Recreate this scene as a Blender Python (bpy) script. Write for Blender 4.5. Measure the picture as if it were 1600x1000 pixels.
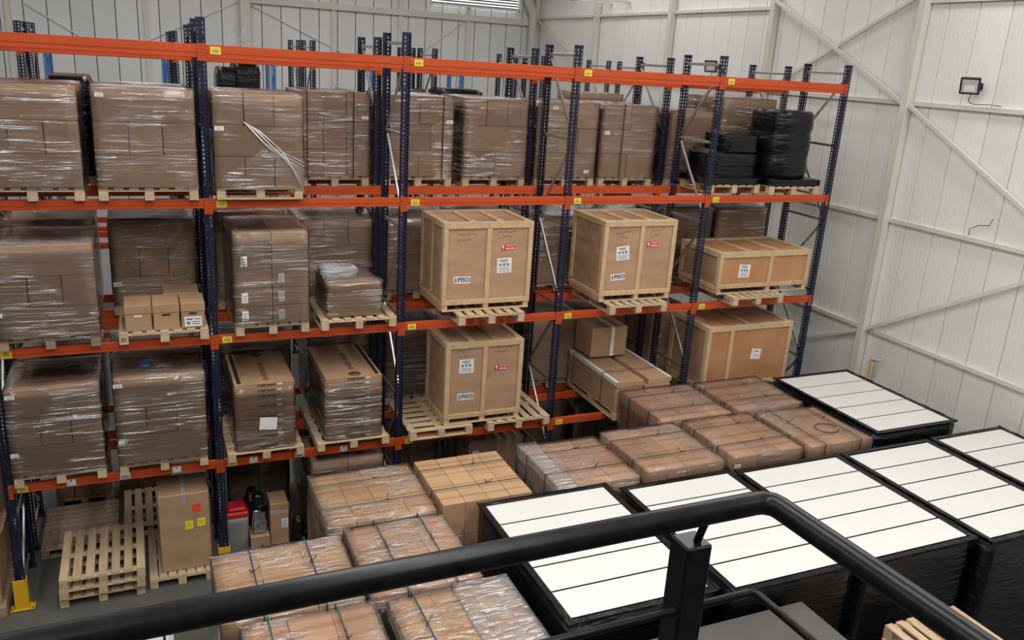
import bpy, bmesh, math, random
from mathutils import Vector, Matrix, noise
for o in list(bpy.data.objects): bpy.data.objects.remove(o)
S = bpy.context.scene
COL = S.collection
R = math.radians
random.seed(7)

# ------------------------------------------------------------------ camera
cam = bpy.data.cameras.new('camera')
cam.sensor_width = 36; cam.lens = 1311.7 / 1600 * 36
cam.clip_start = 0.05; cam.clip_end = 200
co = bpy.data.objects.new('camera', cam); COL.objects.link(co)
co.location = (1.65, -10.492, 6.885)
co.rotation_euler = (R(72.87), R(-3.485), R(-23.501))
S.camera = co
# ------------------------------------------------------------------ world, lights, exposure
S.view_settings.view_transform = 'Standard'; S.view_settings.look = 'None'
S.view_settings.gamma = 1; S.view_settings.use_curve_mapping = False
S.view_settings.exposure = 0.0
w = bpy.data.worlds.new('world'); S.world = w; w.use_nodes = True
bg = w.node_tree.nodes['Background']
bg.inputs[0].default_value = (0.93, 0.96, 1.0, 1); bg.inputs[1].default_value = 0.11
def area(name, loc, sx, sy, e, col=(1, 0.98, 0.95)):
    l = bpy.data.lights.new(name, 'AREA'); l.shape = 'RECTANGLE'; l.size = sx; l.size_y = sy
    l.energy = e; l.color = col
    o = bpy.data.objects.new(name, l); COL.objects.link(o); o.location = loc
    return o
# roof skylight strips (daylight), long in y, one per roof bay
for i, x in enumerate((-3.0, 2.2, 7.4, 11.8)):
    area('skylight_light', (x, -7.6, 10.25), 0.9, 13.0, (420, 540, 570, 320)[i])
    area('skylight_light', (x, 6.6, 10.25), 0.9, 9.0, (190, 230, 240, 140)[i])

# ------------------------------------------------------------------ materials
MATS = {}
def mat(name): return MATS[name]
def newmat(name, base, rough=0.6, metal=0.0, spec=0.4):
    m = bpy.data.materials.new(name); m.use_nodes = True
    p = m.node_tree.nodes['Principled BSDF']
    p.inputs['Base Color'].default_value = (*base, 1); p.inputs['Roughness'].default_value = rough
    p.inputs['Metallic'].default_value = metal; p.inputs['Specular IOR Level'].default_value = spec
    MATS[name] = m
    return m, m.node_tree, p
def N(nt, t, **kw):
    n = nt.nodes.new(t)
    for k, v in kw.items():
        if k.startswith('i_'):
            key = k[2:].replace('_', ' ')
            n.inputs[key].default_value = v
        else: setattr(n, k, v)
    return n
def coords(nt, scale, kind='Object', rnd=True, rz=0.0):
    tc = N(nt, 'ShaderNodeTexCoord'); mp = N(nt, 'ShaderNodeMapping')
    mp.inputs['Scale'].default_value = scale; mp.inputs['Rotation'].default_value = (0, 0, rz)
    nt.links.new(tc.outputs[kind], mp.inputs['Vector'])
    if rnd:
        oi = N(nt, 'ShaderNodeObjectInfo'); mu = N(nt, 'ShaderNodeMath', operation='MULTIPLY'); mu.inputs[1].default_value = 37.0
        nt.links.new(oi.outputs['Random'], mu.inputs[0])
        cb = N(nt, 'ShaderNodeCombineXYZ')
        for k in range(3): nt.links.new(mu.outputs[0], cb.inputs[k])
        nt.links.new(cb.outputs[0], mp.inputs['Location'])
    return mp.outputs[0]
def ramp(nt, src, stops):
    r = N(nt, 'ShaderNodeValToRGB'); e = r.color_ramp.elements
    while len(e) < len(stops): e.new(0.5)
    for k, (p, c) in enumerate(stops):
        e[k].position = p; e[k].color = (*c, 1) if len(c) == 3 else c
    nt.links.new(src, r.inputs[0]); return r.outputs[0]
def bump(nt, src, p, strength, dist):
    b = N(nt, 'ShaderNodeBump'); b.inputs['Strength'].default_value = strength; b.inputs['Distance'].default_value = dist
    nt.links.new(src, b.inputs['Height']); nt.links.new(b.outputs[0], p.inputs['Normal']); return b
def noisy(name, c0, c1, scale, rough=0.6, nscale=3.0, b=0.0, detail=4, var=0.0, metal=0, spec=0.4):
    """base colour between c0 and c1 by stretched noise (grain, wear)"""
    m, nt, p = newmat(name, c0, rough, metal, spec)
    n = N(nt, 'ShaderNodeTexNoise'); n.inputs['Scale'].default_value = nscale; n.inputs['Detail'].default_value = detail
    nt.links.new(coords(nt, scale), n.inputs['Vector'])
    c = ramp(nt, n.outputs['Fac'], [(0.3, c0), (0.7, c1)])
    if var:
        oi = N(nt, 'ShaderNodeObjectInfo'); hs = N(nt, 'ShaderNodeHueSaturation')
        mr = N(nt, 'ShaderNodeMapRange'); mr.inputs['To Min'].default_value = 1 - var; mr.inputs['To Max'].default_value = 1 + var
        nt.links.new(oi.outputs['Random'], mr.inputs['Value']); nt.links.new(mr.outputs[0], hs.inputs['Value'])
        nt.links.new(c, hs.inputs['Color']); c = hs.outputs[0]
    nt.links.new(c, p.inputs['Base Color'])
    if b: bump(nt, n.outputs['Fac'], p, b, 0.004)
    return m, nt, p

def carton_material(name, c0, c1):
    m, nt, p = newmat(name, c0, 0.55, 0, 0.35)
    n = N(nt, 'ShaderNodeTexNoise'); n.inputs['Scale'].default_value = 2.2; n.inputs['Detail'].default_value = 5
    nt.links.new(coords(nt, (1, 1, 3)), n.inputs['Vector'])
    c = ramp(nt, n.outputs['Fac'], [(0.3, c0), (0.7, c1)])
    # tape seam down the middle of each carton, from its own generated coordinates
    tc = N(nt, 'ShaderNodeTexCoord'); sp = N(nt, 'ShaderNodeSeparateXYZ'); nt.links.new(tc.outputs['Generated'], sp.inputs[0])
    d = N(nt, 'ShaderNodeMath', operation='SUBTRACT'); d.inputs[1].default_value = 0.5; nt.links.new(sp.outputs[1], d.inputs[0])
    a = N(nt, 'ShaderNodeMath', operation='ABSOLUTE'); nt.links.new(d.outputs[0], a.inputs[0])
    l = N(nt, 'ShaderNodeMath', operation='LESS_THAN'); l.inputs[1].default_value = 0.075; nt.links.new(a.outputs[0], l.inputs[0])
    mx = N(nt, 'ShaderNodeMixRGB', blend_type='MULTIPLY'); mx.inputs[2].default_value = (0.80, 0.74, 0.66, 1)
    nt.links.new(l.outputs[0], mx.inputs[0]); nt.links.new(c, mx.inputs[1])
    oi = N(nt, 'ShaderNodeObjectInfo'); hs = N(nt, 'ShaderNodeHueSaturation')
    mr = N(nt, 'ShaderNodeMapRange'); mr.inputs['To Min'].default_value = 0.88; mr.inputs['To Max'].default_value = 1.1
    nt.links.new(oi.outputs['Random'], mr.inputs['Value']); nt.links.new(mr.outputs[0], hs.inputs['Value'])
    nt.links.new(mx.outputs[0], hs.inputs['Color']); nt.links.new(hs.outputs[0], p.inputs['Base Color'])
carton_material('carton', (0.375, 0.245, 0.155), (0.45, 0.30, 0.195))
carton_material('carton_red', (0.40, 0.24, 0.15), (0.48, 0.30, 0.195))
carton_material('carton_gold', (0.43, 0.265, 0.145), (0.50, 0.32, 0.18))
noisy('kraft', (0.36, 0.22, 0.125), (0.44, 0.28, 0.165), (1, 1, 2), 0.6, 3, var=0.08)
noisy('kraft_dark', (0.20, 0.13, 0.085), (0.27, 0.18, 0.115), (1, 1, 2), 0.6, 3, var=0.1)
noisy('pine', (0.46, 0.335, 0.20), (0.60, 0.455, 0.29), (9, 1.2, 9), 0.62, 2.5, 0.15, 6, 0.12)
noisy('pine_x', (0.46, 0.335, 0.20), (0.60, 0.455, 0.29), (1.2, 9, 9), 0.62, 2.5, 0.15, 6, 0.12)
noisy('pine_old', (0.26, 0.185, 0.125), (0.40, 0.29, 0.20), (1.2, 9, 9), 0.75, 2.5, 0.25, 6, 0.15)
noisy('plywood', (0.39, 0.235, 0.14), (0.48, 0.30, 0.185), (1.2, 3, 5), 0.55, 1.6, 0.05, 5, 0.05)
noisy('plywood_red', (0.42, 0.20, 0.09), (0.52, 0.27, 0.13), (2, 2, 1.2), 0.5, 1.6, 0.05, 5, 0.05)
noisy('batten', (0.50, 0.345, 0.185), (0.62, 0.445, 0.255), (6, 6, 1.6), 0.6, 2.5, 0.1, 5, 0.06)
noisy('navy', (0.009, 0.011, 0.032), (0.014, 0.017, 0.043), (2, 2, 2), 0.42, 3, spec=0.35)
noisy('bright_blue', (0.015, 0.12, 0.36), (0.02, 0.15, 0.42), (2, 2, 2), 0.42, 3, spec=0.5)
noisy('orange', (0.48, 0.062, 0.013), (0.54, 0.078, 0.018), (0.6, 4, 4), 0.45, 3, spec=0.35)
noisy('galvanised', (0.42, 0.43, 0.43), (0.56, 0.57, 0.57), (3, 3, 3), 0.35, 6, metal=0.85)
noisy('concrete', (0.085, 0.085, 0.08), (0.12, 0.12, 0.113), (1, 1, 1), 0.5, 1.2, detail=8, spec=0.4)
noisy('yellow', (0.66, 0.37, 0.01), (0.74, 0.44, 0.015), (2, 2, 2), 0.45, 3)
noisy('white_board', (0.70, 0.70, 0.68), (0.74, 0.74, 0.72), (1, 1, 1), 0.35, 1.5)
noisy('panel_white', (0.74, 0.74, 0.705), (0.79, 0.79, 0.755), (0.6, 0.6, 0.25), 0.42, 1.4, var=0.03)
noisy('panel_grey', (0.66, 0.67, 0.66), (0.71, 0.72, 0.71), (0.6, 0.6, 0.25), 0.45, 1.4, var=0.03)
noisy('steel_cream', (0.60, 0.59, 0.53), (0.66, 0.65, 0.59), (1, 1, 1), 0.45, 2)
noisy('seal', (0.10, 0.10, 0.10), (0.14, 0.14, 0.14), (1, 1, 1), 0.7, 2)
noisy('rail_black', (0.004, 0.004, 0.005), (0.010, 0.010, 0.011), (6, 6, 6), 0.33, 5, spec=0.2)
noisy('post_black', (0.003, 0.004, 0.006), (0.008, 0.009, 0.012), (6, 6, 6), 0.30, 5, spec=0.25)
noisy('grey_sheet', (0.075, 0.072, 0.068), (0.105, 0.10, 0.094), (1, 1, 1), 0.6, 2)
noisy('paper', (0.74, 0.73, 0.71), (0.80, 0.79, 0.77), (2, 2, 2), 0.55, 3)
noisy('label_yellow', (0.80, 0.60, 0.02), (0.85, 0.65, 0.03), (2, 2, 2), 0.5, 3)
noisy('note_yellow', (0.85, 0.72, 0.01), (0.88, 0.76, 0.02), (2, 2, 2), 0.5, 3)
noisy('note_red', (0.85, 0.06, 0.02), (0.88, 0.08, 0.03), (2, 2, 2), 0.5, 3)
noisy('sticker_red', (0.56, 0.01, 0.03), (0.62, 0.015, 0.04), (2, 2, 2), 0.5, 3)
noisy('ink', (0.015, 0.014, 0.016), (0.02, 0.02, 0.02), (2, 2, 2), 0.6, 3)
noisy('ink_grey', (0.16, 0.15, 0.16), (0.22, 0.21, 0.22), (2, 2, 2), 0.6, 3)
noisy('ink_brown', (0.11, 0.06, 0.035), (0.14, 0.08, 0.05), (2, 2, 2), 0.6, 3)
noisy('strap_green', (0.015, 0.07, 0.055), (0.025, 0.10, 0.08), (2, 2, 2), 0.4, 3)
noisy('strap_blue', (0.012, 0.05, 0.10), (0.02, 0.07, 0.13), (2, 2, 2), 0.4, 3)
noisy('strap_black', (0.012, 0.012, 0.013), (0.02, 0.02, 0.02), (2, 2, 2), 0.4, 3)
noisy('white_plastic', (0.72, 0.72, 0.71), (0.76, 0.76, 0.75), (2, 2, 2), 0.3, 3)
noisy('red_plastic', (0.52, 0.012, 0.015), (0.58, 0.018, 0.02), (2, 2, 2), 0.4, 3)
noisy('grey_plastic', (0.22, 0.22, 0.22), (0.27, 0.27, 0.27), (2, 2, 2), 0.4, 3)
noisy('blue_plastic', (0.02, 0.09, 0.24), (0.03, 0.11, 0.28), (2, 2, 2), 0.4, 3)
noisy('dark_metal', (0.012, 0.012, 0.013), (0.02, 0.02, 0.021), (2, 2, 2), 0.4, 3)
noisy('glass_grey', (0.42, 0.42, 0.40), (0.5, 0.5, 0.48), (2, 2, 2), 0.15, 3)
m, nt, p = newmat('daylight', (0.9, 0.9, 0.9)); p.inputs['Emission Color'].default_value = (0.95, 0.98, 1, 1); p.inputs['Emission Strength'].default_value = 1.6

def film_material(name, glint_haze, gloss, tint=(0.92, 0.90, 0.89), base=0.012, lo=0.44, hi=0.62):
    """clear stretch wrap: transparent sheet, faintly hazy, white creases and glints painted as streaks, with glossy wrinkles running round the load"""
    m = bpy.data.materials.new(name); m.use_nodes = True; nt = m.node_tree; nt.nodes.clear(); MATS[name] = m
    L = nt.links.new
    out = N(nt, 'ShaderNodeOutputMaterial')
    v1 = coords(nt, (0.9, 0.9, 22)); v2 = coords(nt, (3.0, 26.0, 1.0), rz=R(24))
    n1 = N(nt, 'ShaderNodeTexNoise'); n1.inputs['Scale'].default_value = 1.6; n1.inputs['Detail'].default_value = 4; n1.inputs['Roughness'].default_value = 0.5; n1.inputs['Distortion'].default_value = 1.1
    n2 = N(nt, 'ShaderNodeTexNoise'); n2.inputs['Scale'].default_value = 1.7; n2.inputs['Detail'].default_value = 4; n2.inputs['Roughness'].default_value = 0.5; n2.inputs['Distortion'].default_value = 1.3
    L(v1, n1.inputs['Vector']); L(v2, n2.inputs['Vector'])
    geo = N(nt, 'ShaderNodeNewGeometry'); sp = N(nt, 'ShaderNodeSeparateXYZ'); L(geo.outputs['True Normal'], sp.inputs[0])
    ab = N(nt, 'ShaderNodeMath', operation='ABSOLUTE'); L(sp.outputs[2], ab.inputs[0])
    gt = N(nt, 'ShaderNodeMath', operation='GREATER_THAN'); gt.inputs[1].default_value = 0.6; L(ab.outputs[0], gt.inputs[0])
    mx = N(nt, 'ShaderNodeMixRGB'); L(gt.outputs[0], mx.inputs[0]); L(n1.outputs['Fac'], mx.inputs[1]); L(n2.outputs['Fac'], mx.inputs[2])
    # patches where the film is tight and multi-layered
    n3 = N(nt, 'ShaderNodeTexNoise'); n3.inputs['Scale'].default_value = 1.5; n3.inputs['Detail'].default_value = 2; L(coords(nt, (1, 1, 1.6)), n3.inputs['Vector'])
    patch = ramp(nt, n3.outputs['Fac'], [(lo, (0.05, 0.05, 0.05)), (hi, (1, 1, 1))])
    streak = ramp(nt, mx.outputs[0], [(0.53, (0, 0, 0)), (0.60, (1, 1, 1))])
    b = N(nt, 'ShaderNodeBump'); b.inputs['Strength'].default_value = 1.0; b.inputs['Distance'].default_value = 0.035; hm = N(nt, 'ShaderNodeMath', operation='MULTIPLY'); L(mx.outputs[0], hm.inputs[0]); L(patch, hm.inputs[1]); L(hm.outputs[0], b.inputs['Height'])
    tr = N(nt, 'ShaderNodeBsdfTransparent'); tr.inputs[0].default_value = (0.985, 0.983, 0.98, 1)
    df = N(nt, 'ShaderNodeBsdfDiffuse'); df.inputs[0].default_value = (*tint, 1); L(b.outputs[0], df.inputs['Normal'])
    gl = N(nt, 'ShaderNodeBsdfGlossy'); gl.inputs['Roughness'].default_value = 0.10; L(b.outputs[0], gl.inputs['Normal'])
    h = N(nt, 'ShaderNodeMath', operation='MULTIPLY'); L(streak, h.inputs[0]); L(patch, h.inputs[1])
    h2 = N(nt, 'ShaderNodeMath', operation='MULTIPLY_ADD'); h2.inputs[1].default_value = glint_haze; h2.inputs[2].default_value = base; L(h.outputs[0], h2.inputs[0])  # diffuse white streaks paint in the glints on creases and wrinkles
    m1 = N(nt, 'ShaderNodeMixShader'); L(h2.outputs[0], m1.inputs[0]); L(tr.outputs[0], m1.inputs[1]); L(df.outputs[0], m1.inputs[2])
    fr = N(nt, 'ShaderNodeFresnel'); fr.inputs['IOR'].default_value = 1.4
    g = N(nt, 'ShaderNodeMath', operation='MULTIPLY_ADD'); g.inputs[1].default_value = gloss; g.inputs[2].default_value = 0.01; L(h.outputs[0], g.inputs[0])
    g2 = N(nt, 'ShaderNodeMath', operation='ADD', use_clamp=True); L(g.outputs[0], g2.inputs[0]); L(fr.outputs[0], g2.inputs[1])
    m2 = N(nt, 'ShaderNodeMixShader'); L(g2.outputs[0], m2.inputs[0]); L(m1.outputs[0], m2.inputs[1]); L(gl.outputs[0], m2.inputs[2])
    L(m2.outputs[0], out.inputs[0])
film_material('film', 0.16, 0.30, lo=0.43, hi=0.60)
film_material('film_heavy', 0.30, 0.55, lo=0.40, hi=0.58)
film_material('film_dense', 0.65, 0.6, base=0.12, lo=0.30, hi=0.5)
film_material('film_bag', 0.5, 0.22, (0.88, 0.88, 0.88), base=0.35)
m, nt, p = newmat('black_film', (0.004, 0.0045, 0.006), 0.22, 0, 0.35)
n = N(nt, 'ShaderNodeTexNoise'); n.inputs['Scale'].default_value = 1.8; n.inputs['Detail'].default_value = 5; n.inputs['Distortion'].default_value = 1.0
nt.links.new(coords(nt, (1, 1, 7)), n.inputs['Vector']); bump(nt, n.outputs['Fac'], p, 0.9, 0.03)
m, nt, p = newmat('silver_foil', (0.6, 0.6, 0.6), 0.2, 0.9)

# ------------------------------------------------------------------ mesh helpers
CACHE = {}
def pymesh(name, verts, faces, material, smooth=False):
    me = bpy.data.meshes.new(name); me.from_pydata(verts, [], faces); me.update()
    if material: me.materials.append(mat(material))
    if smooth: me.polygons.foreach_set('use_smooth', [True] * len(me.polygons))
    return me
def boxgeo(sx, sy, sz, b, c=(0, 0, 0)):
    """chamfered box centred at c: 24 verts"""
    b = min(b, 0.3 * min(sx, sy, sz)); V = []; F = []; idx = {}
    h = (sx / 2, sy / 2, sz / 2)
    for X in (-1, 1):
        for Y in (-1, 1):
            for Z in (-1, 1):
                s = (X, Y, Z)
                for a in range(3):
                    p = [c[k] + s[k] * (h[k] - (0 if k == a else b)) for k in range(3)]
                    idx[(s, a)] = len(V); V.append(p)
    def quad(q):
        P = [Vector(V[i]) for i in q]; n = (P[1] - P[0]).cross(P[2] - P[0]); m = sum(P, Vector()) / len(P) - Vector(c)
        F.append(tuple(q) if n.dot(m) > 0 else tuple(reversed(q)))
    for a in range(3):
        u, v = [k for k in range(3) if k != a]
        for s in (-1, 1):
            q = []
            for su, sv in ((-1, -1), (1, -1), (1, 1), (-1, 1)):
                t = [0, 0, 0]; t[a] = s; t[u] = su; t[v] = sv; q.append(idx[(tuple(t), a)])
            quad(q)
        for su in (-1, 1):
            for sv in (-1, 1):
                t0 = [0, 0, 0]; t1 = [0, 0, 0]; t0[a] = -1; t1[a] = 1
                for t in (t0, t1): t[u] = su; t[v] = sv
                quad([idx[(tuple(t0), u)], idx[(tuple(t1), u)], idx[(tuple(t1), v)], idx[(tuple(t0), v)]])
    for X in (-1, 1):
        for Y in (-1, 1):
            for Z in (-1, 1): quad([idx[((X, Y, Z), k)] for k in range(3)])
    return V, F
def box(sx, sy, sz, material, b=0.004):
    k = ('box', round(sx, 4), round(sy, 4), round(sz, 4), material, b)
    if k not in CACHE: CACHE[k] = pymesh('box', *boxgeo(sx, sy, sz, b), material)
    return CACHE[k]
def boxes(name, specs, material, b=0.003):
    """several boxes (centre, size) that form ONE piece"""
    V = []; F = []
    for c, s in specs:
        v, f = boxgeo(*s, b, c); n = len(V); V += v; F += [tuple(i + n for i in q) for q in f]
    return pymesh(name, V, F, material)
def tubegeo(path, r, n=8, closed=False):
    V = []; F = []; m = len(path); P = [Vector(p) for p in path]
    up = Vector((0, 0, 1)); prev = None
    for i, p in enumerate(P):
        a = P[i - 1] if (i > 0 or closed) else p; bb = P[(i + 1) % m] if (i < m - 1 or closed) else p
        t = (bb - a).normalized()
        u = (prev - t * prev.dot(t)) if prev is not None else t.cross(up if abs(t.z) < 0.9 else Vector((1, 0, 0)))
        u.normalize(); prev = u; v = t.cross(u)
        for k in range(n):
            an = 2 * math.pi * k / n; V.append(p + r * (math.cos(an) * u + math.sin(an) * v))
    for i in range(m if closed else m - 1):
        j = (i + 1) % m
        for k in range(n):
            k2 = (k + 1) % n; F.append((i * n + k, i * n + k2, j * n + k2, j * n + k))
    if not closed:
        F.append(tuple(range(n - 1, -1, -1))); F.append(tuple((m - 1) * n + k for k in range(n)))
    return [tuple(v) for v in V], F
def tube(name, path, r, material, n=8, closed=False):
    return pymesh(name, *tubegeo(path, r, n, closed), material, smooth=True)
def bar(name, p0, p1, wdt, hgt, material, b=0.002):
    """square bar between two points"""
    p0 = Vector(p0); p1 = Vector(p1); d = p1 - p0
    me = boxes(name, [((0, 0, 0), (d.length, wdt, hgt))], material, b)
    me.transform(Matrix.Translation((p0 + p1) / 2) @ d.to_track_quat('X', 'Z').to_matrix().to_4x4())
    return me
def shell(sx, sy, sz, seed, disp, material, cuts=9, bottom=False, taper=0.0, fq=2.6, rnd=0.006):
    """rumpled sheet wrapped round a box (open below), base at z=0"""
    bm = bmesh.new(); bmesh.ops.create_cube(bm, size=1)
    bmesh.ops.subdivide_edges(bm, edges=bm.edges[:], cuts=cuts, use_grid_fill=True)
    if not bottom:
        bmesh.ops.delete(bm, geom=[f for f in bm.faces if f.normal.z < -0.9], context='FACES')
    o = Vector((seed * 3.17, seed * 1.7, seed * 0.9))
    for v in bm.verts:
        u = v.co.copy(); p = Vector((u.x * sx, u.y * sy, (u.z + 0.5) * sz))
        e = sum(1 for k in (u.x, u.y) if abs(k) > 0.499) + (1 if u.z > 0.499 else 0)
        if e >= 2:
            c = Vector((u.x if abs(u.x) > 0.499 else 0, u.y if abs(u.y) > 0.499 else 0, u.z if u.z > 0.499 else 0))
            p -= c.normalized() * rnd
        q = p * fq + o; q.z *= 2.2
        nv = noise.noise_vector(q)
        a = Vector((u.x, u.y, max(u.z, 0))); k = max(range(3), key=lambda i: abs(a[i]))
        dn = Vector((0, 0, 0)); dn[k] = math.copysign(1, a[k])
        p += dn * (nv.x * 0.5 + 0.5) * disp + nv * disp * 0.25
        if taper: p.x *= 1 - taper * (u.z + 0.5); p.y *= 1 - taper * (u.z + 0.5)
        v.co = p
    bmesh.ops.recalc_face_normals(bm, faces=bm.faces[:])
    me = bpy.data.meshes.new('film'); bm.to_mesh(me); bm.free(); me.materials.append(mat(material))
    me.polygons.foreach_set('use_smooth', [True] * len(me.polygons))
    return me
def textmesh(s, size, material):
    k = ('txt', s, size, material)
    if k not in CACHE:
        c = bpy.data.curves.new('t', 'FONT'); c.body = s; c.size = size; c.align_x = 'CENTER'; c.align_y = 'CENTER'; c.resolution_u = 2
        c.extrude = 0.0006; c.offset = size * 0.022
        o = bpy.data.objects.new('t', c); COL.objects.link(o); bpy.context.view_layer.update()
        me = bpy.data.meshes.new_from_object(o); bpy.data.objects.remove(o)
        me.materials.clear(); me.materials.append(mat(material)); CACHE[k] = me
    return CACHE[k]
# ------------------------------------------------------------------ object helpers
def ob(name, me, parent=None, loc=(0, 0, 0), rot=(0, 0, 0), kind=None):
    o = bpy.data.objects.new(name, me); COL.objects.link(o); o.location = loc; o.rotation_euler = rot
    if parent is not None: o.parent = parent
    if kind: o['kind'] = kind
    return o
def thing(name, label, cat, loc=(0, 0, 0), rz=0, group=None, me=None):
    o = ob(name, me, None, loc, (0, 0, rz)); o['label'] = label; o['category'] = cat
    if group: o['group'] = group
    return o

# ================================================================== SETTING
P_X, LV = 2.4, (6.856, 5.111, 3.403, 1.694)
fl = ob('floor', boxes('floor', [((3, 2, -0.1), (24, 30, 0.2))], 'concrete'), kind='structure')
XW, YW = 13.2, 14.3
wr = ob('wall_right', boxes('wall', [((XW + 0.1, 2.0, 5.1), (0.08, 25.2, 10.2))], 'seal'), kind='structure')
wb = ob('wall_back', boxes('wall', [((3.3, YW + 0.1, 5.1), (19.9, 0.08, 10.2))], 'seal'), kind='structure')
def ribbed(wd, ht, material, along):
    """insulated wall panel with shallow vertical ribs; along = 'x' or 'y'"""
    n = 7; prof = []
    for i in range(n):
        a = -wd / 2 + wd * i / n; s = wd / n
        prof += [(a + 0.003, 0), (a + s - 0.012, 0), (a + s - 0.008, 0.0018), (a + s - 0.001, 0.0018)]
    prof[0] = (-wd / 2, 0.012); prof.insert(1, (-wd / 2 + 0.006, 0)); prof[-1] = (wd / 2 - 0.006, 0); prof.append((wd / 2, 0.012))
    V = []; F = []
    for z in (0, ht):
        for u, d in prof: V.append((u, d, z))
    m = len(prof)
    for i in range(m - 1): F.append((i, i + 1, m + i + 1, m + i))
    b0 = len(V)
    V += [(-wd / 2, 0.05, 0), (wd / 2, 0.05, 0), (wd / 2, 0.05, ht), (-wd / 2, 0.05, ht)]
    F += [(b0, 0, m, b0 + 3), (m - 1, b0 + 1, b0 + 2, 2 * m - 1), (b0 + 1, b0, b0 + 3, b0 + 2)]
    return pymesh('panel', V, F, material)
pr = ribbed(0.522, 10.2, 'panel_white', 'y')
for i in range(47): ob('panel', pr, wr, (XW, 14.07 - 0.533 * i, 0), (0, 0, R(-90)))
pb = ribbed(0.495, 10.2, 'panel_grey', 'x')
for i in range(37): ob('panel', pb, wb, (12.95 - 0.513 * i, YW, 0))
# steelwork of the right wall
cols_y = [-0.2 + 3.52 * k for k in range(-2, 4)] + [14.15]
for y in cols_y:
    ob('column', boxes('column', [((0, -0.055, 5.1), (0.14, 0.012, 10.2)), ((0, 0.055, 5.1), (0.14, 0.012, 10.2)), ((0, 0, 5.1), (0.012, 0.10, 10.2)), ((-0.06, 0, 5.1), (0.012, 0.10, 10.2))], 'steel_cream'), wr, (XW - 0.09, y, 0))
for z in (2.80, 4.73, 6.63, 8.18):
    for k in range(len(cols_y) - 1):
        if z > 8 and k == 2: continue
        ob('girt', bar('girt', (XW - 0.03, cols_y[k] + 0.06, z), (XW - 0.03, cols_y[k + 1] - 0.06, z), 0.06, 0.07, 'steel_cream'), wr)
for k in range(len(cols_y) - 1):
    ya, yb = cols_y[k] + 0.05, cols_y[k + 1] - 0.05
    for z0, z1 in ((6.63, 8.5), (4.73, 6.6), (2.8, 4.7), (0.9, 2.76)):
        up = (k % 2 == 0)
        if z0 == 6.63 and k == 5:
            ob('wall_brace', bar('brace', (XW - 0.10, ya, z0), (XW - 0.10, yb, z1 - 0.35), 0.05, 0.06, 'steel_cream'), wr)
        elif z0 == 6.63 and k == 2:
            ob('wall_brace', bar('brace', (XW - 0.10, ya, z1 - 0.2), (XW - 0.10, yb, z0), 0.05, 0.06, 'steel_cream'), wr)
            ob('wall_brace', bar('brace', (XW - 0.13, ya, z0), (XW - 0.13, yb, z1 - 0.2), 0.05, 0.06, 'steel_cream'), wr)
        elif k == 1 and z0 in (4.73, 2.8):
            a, b_ = (z0, z1) if z0 == 4.73 else (z1 + 0.1, z0)
            ob('wall_brace', bar('brace', (XW - 0.09, ya, a - (0.0)), (XW - 0.09, yb, b_), 0.05, 0.06, 'steel_cream'), wr)
        elif k == 2 and z0 == 0.9:
            ob('wall_brace', bar('brace', (XW - 0.09, ya, z1), (XW - 0.09, yb, z0 + 0.3), 0.045, 0.05, 'steel_cream'), wr)
# hanging bracket high in the corner bay
ob('roof_bracket', boxes('bracket', [((-0.55, 0, 8.47), (1.3, 0.06, 0.06)), ((-0.55, 0.9, 8.47), (1.3, 0.06, 0.06)), ((-1.17, 0.45, 8.47), (0.06, 0.96, 0.06)), ((-1.17, 0, 8.8), (0.05, 0.05, 0.7)), ((-1.17, 0.9, 8.8), (0.05, 0.05, 0.7))], 'steel_cream'), wr, (XW, 8.9, 0.0))
# steelwork of the back wall
for x in (-0.98 + 2.0 * 0, 2.12, 6.93, 8.85, 10.93):
    ob('mullion', boxes('mullion', [((0, 0, 5.1), (0.12, 0.05, 10.2))], 'steel_cream'), wb, (x, YW - 0.03, 0))
ob('column', boxes('column', [((0, 0, 5.1), (0.26, 0.16, 10.2))], 'steel_cream', 0.01), wb, (4.56, YW - 0.09, 0))
ob('girt', bar('girt', (4.7, YW - 0.05, 8.03), (13.15, YW - 0.05, 8.03), 0.10, 0.17, 'steel_cream'), wb)
ob('downpipe', tube('pipe', [(12.55, YW - 0.25, 9.4), (12.60, YW - 0.25, 8.9), (12.93, YW - 0.22, 8.35), (12.97, YW - 0.20, 8.1), (12.97, YW - 0.20, 0.0)], 0.13, 'steel_cream', 14), wb)
for a, b_ in (((-0.6, 7.5), (1.1, 6.5)), ((1.5, 6.5), (4.4, 7.95)), ((4.7, 7.9), (8.6, 6.2)), ((9.0, 6.6), (10.8, 7.9))):
    ob('tie_rod', tube('rod', [(a[0], YW - 0.03, a[1]), (b_[0], YW - 0.03, b_[1])], 0.014, 'panel_grey', 6), wb)
# louvred window high in the back wall
lw = ob('window_1', boxes('frame', [((0, 0, 0), (0.06, 0.1, 0.9)), ((2.8, 0, 0), (0.06, 0.1, 0.9)), ((1.4, 0, -0.42), (2.8, 0.1, 0.05)), ((1.4, 0, 0.42), (2.8, 0.1, 0.05))], 'white_plastic'), loc=(9.72, YW - 0.12, 8.76), kind='structure')
ob('pane', boxes('pane', [((1.4, 0.06, 0), (2.74, 0.01, 0.84))], 'daylight'), lw)
sl = boxes('slat', [((1.4, 0, 0), (2.72, 0.07, 0.012))], 'seal')
for i in range(11): ob('slat', sl, lw, (0, 0.005, -0.38 + i * 0.076), (R(38), 0, 0))
ce = ob('ceiling', boxes('ceiling', [((x, 2.0, 10.36), (wd, 25.2, 0.06)) for x, wd in ((-5.1, 3.0), (-0.4, 4.0), (4.8, 4.0), (9.6, 3.2), (12.8, 0.9))], 'panel_grey'), kind='structure')
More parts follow.
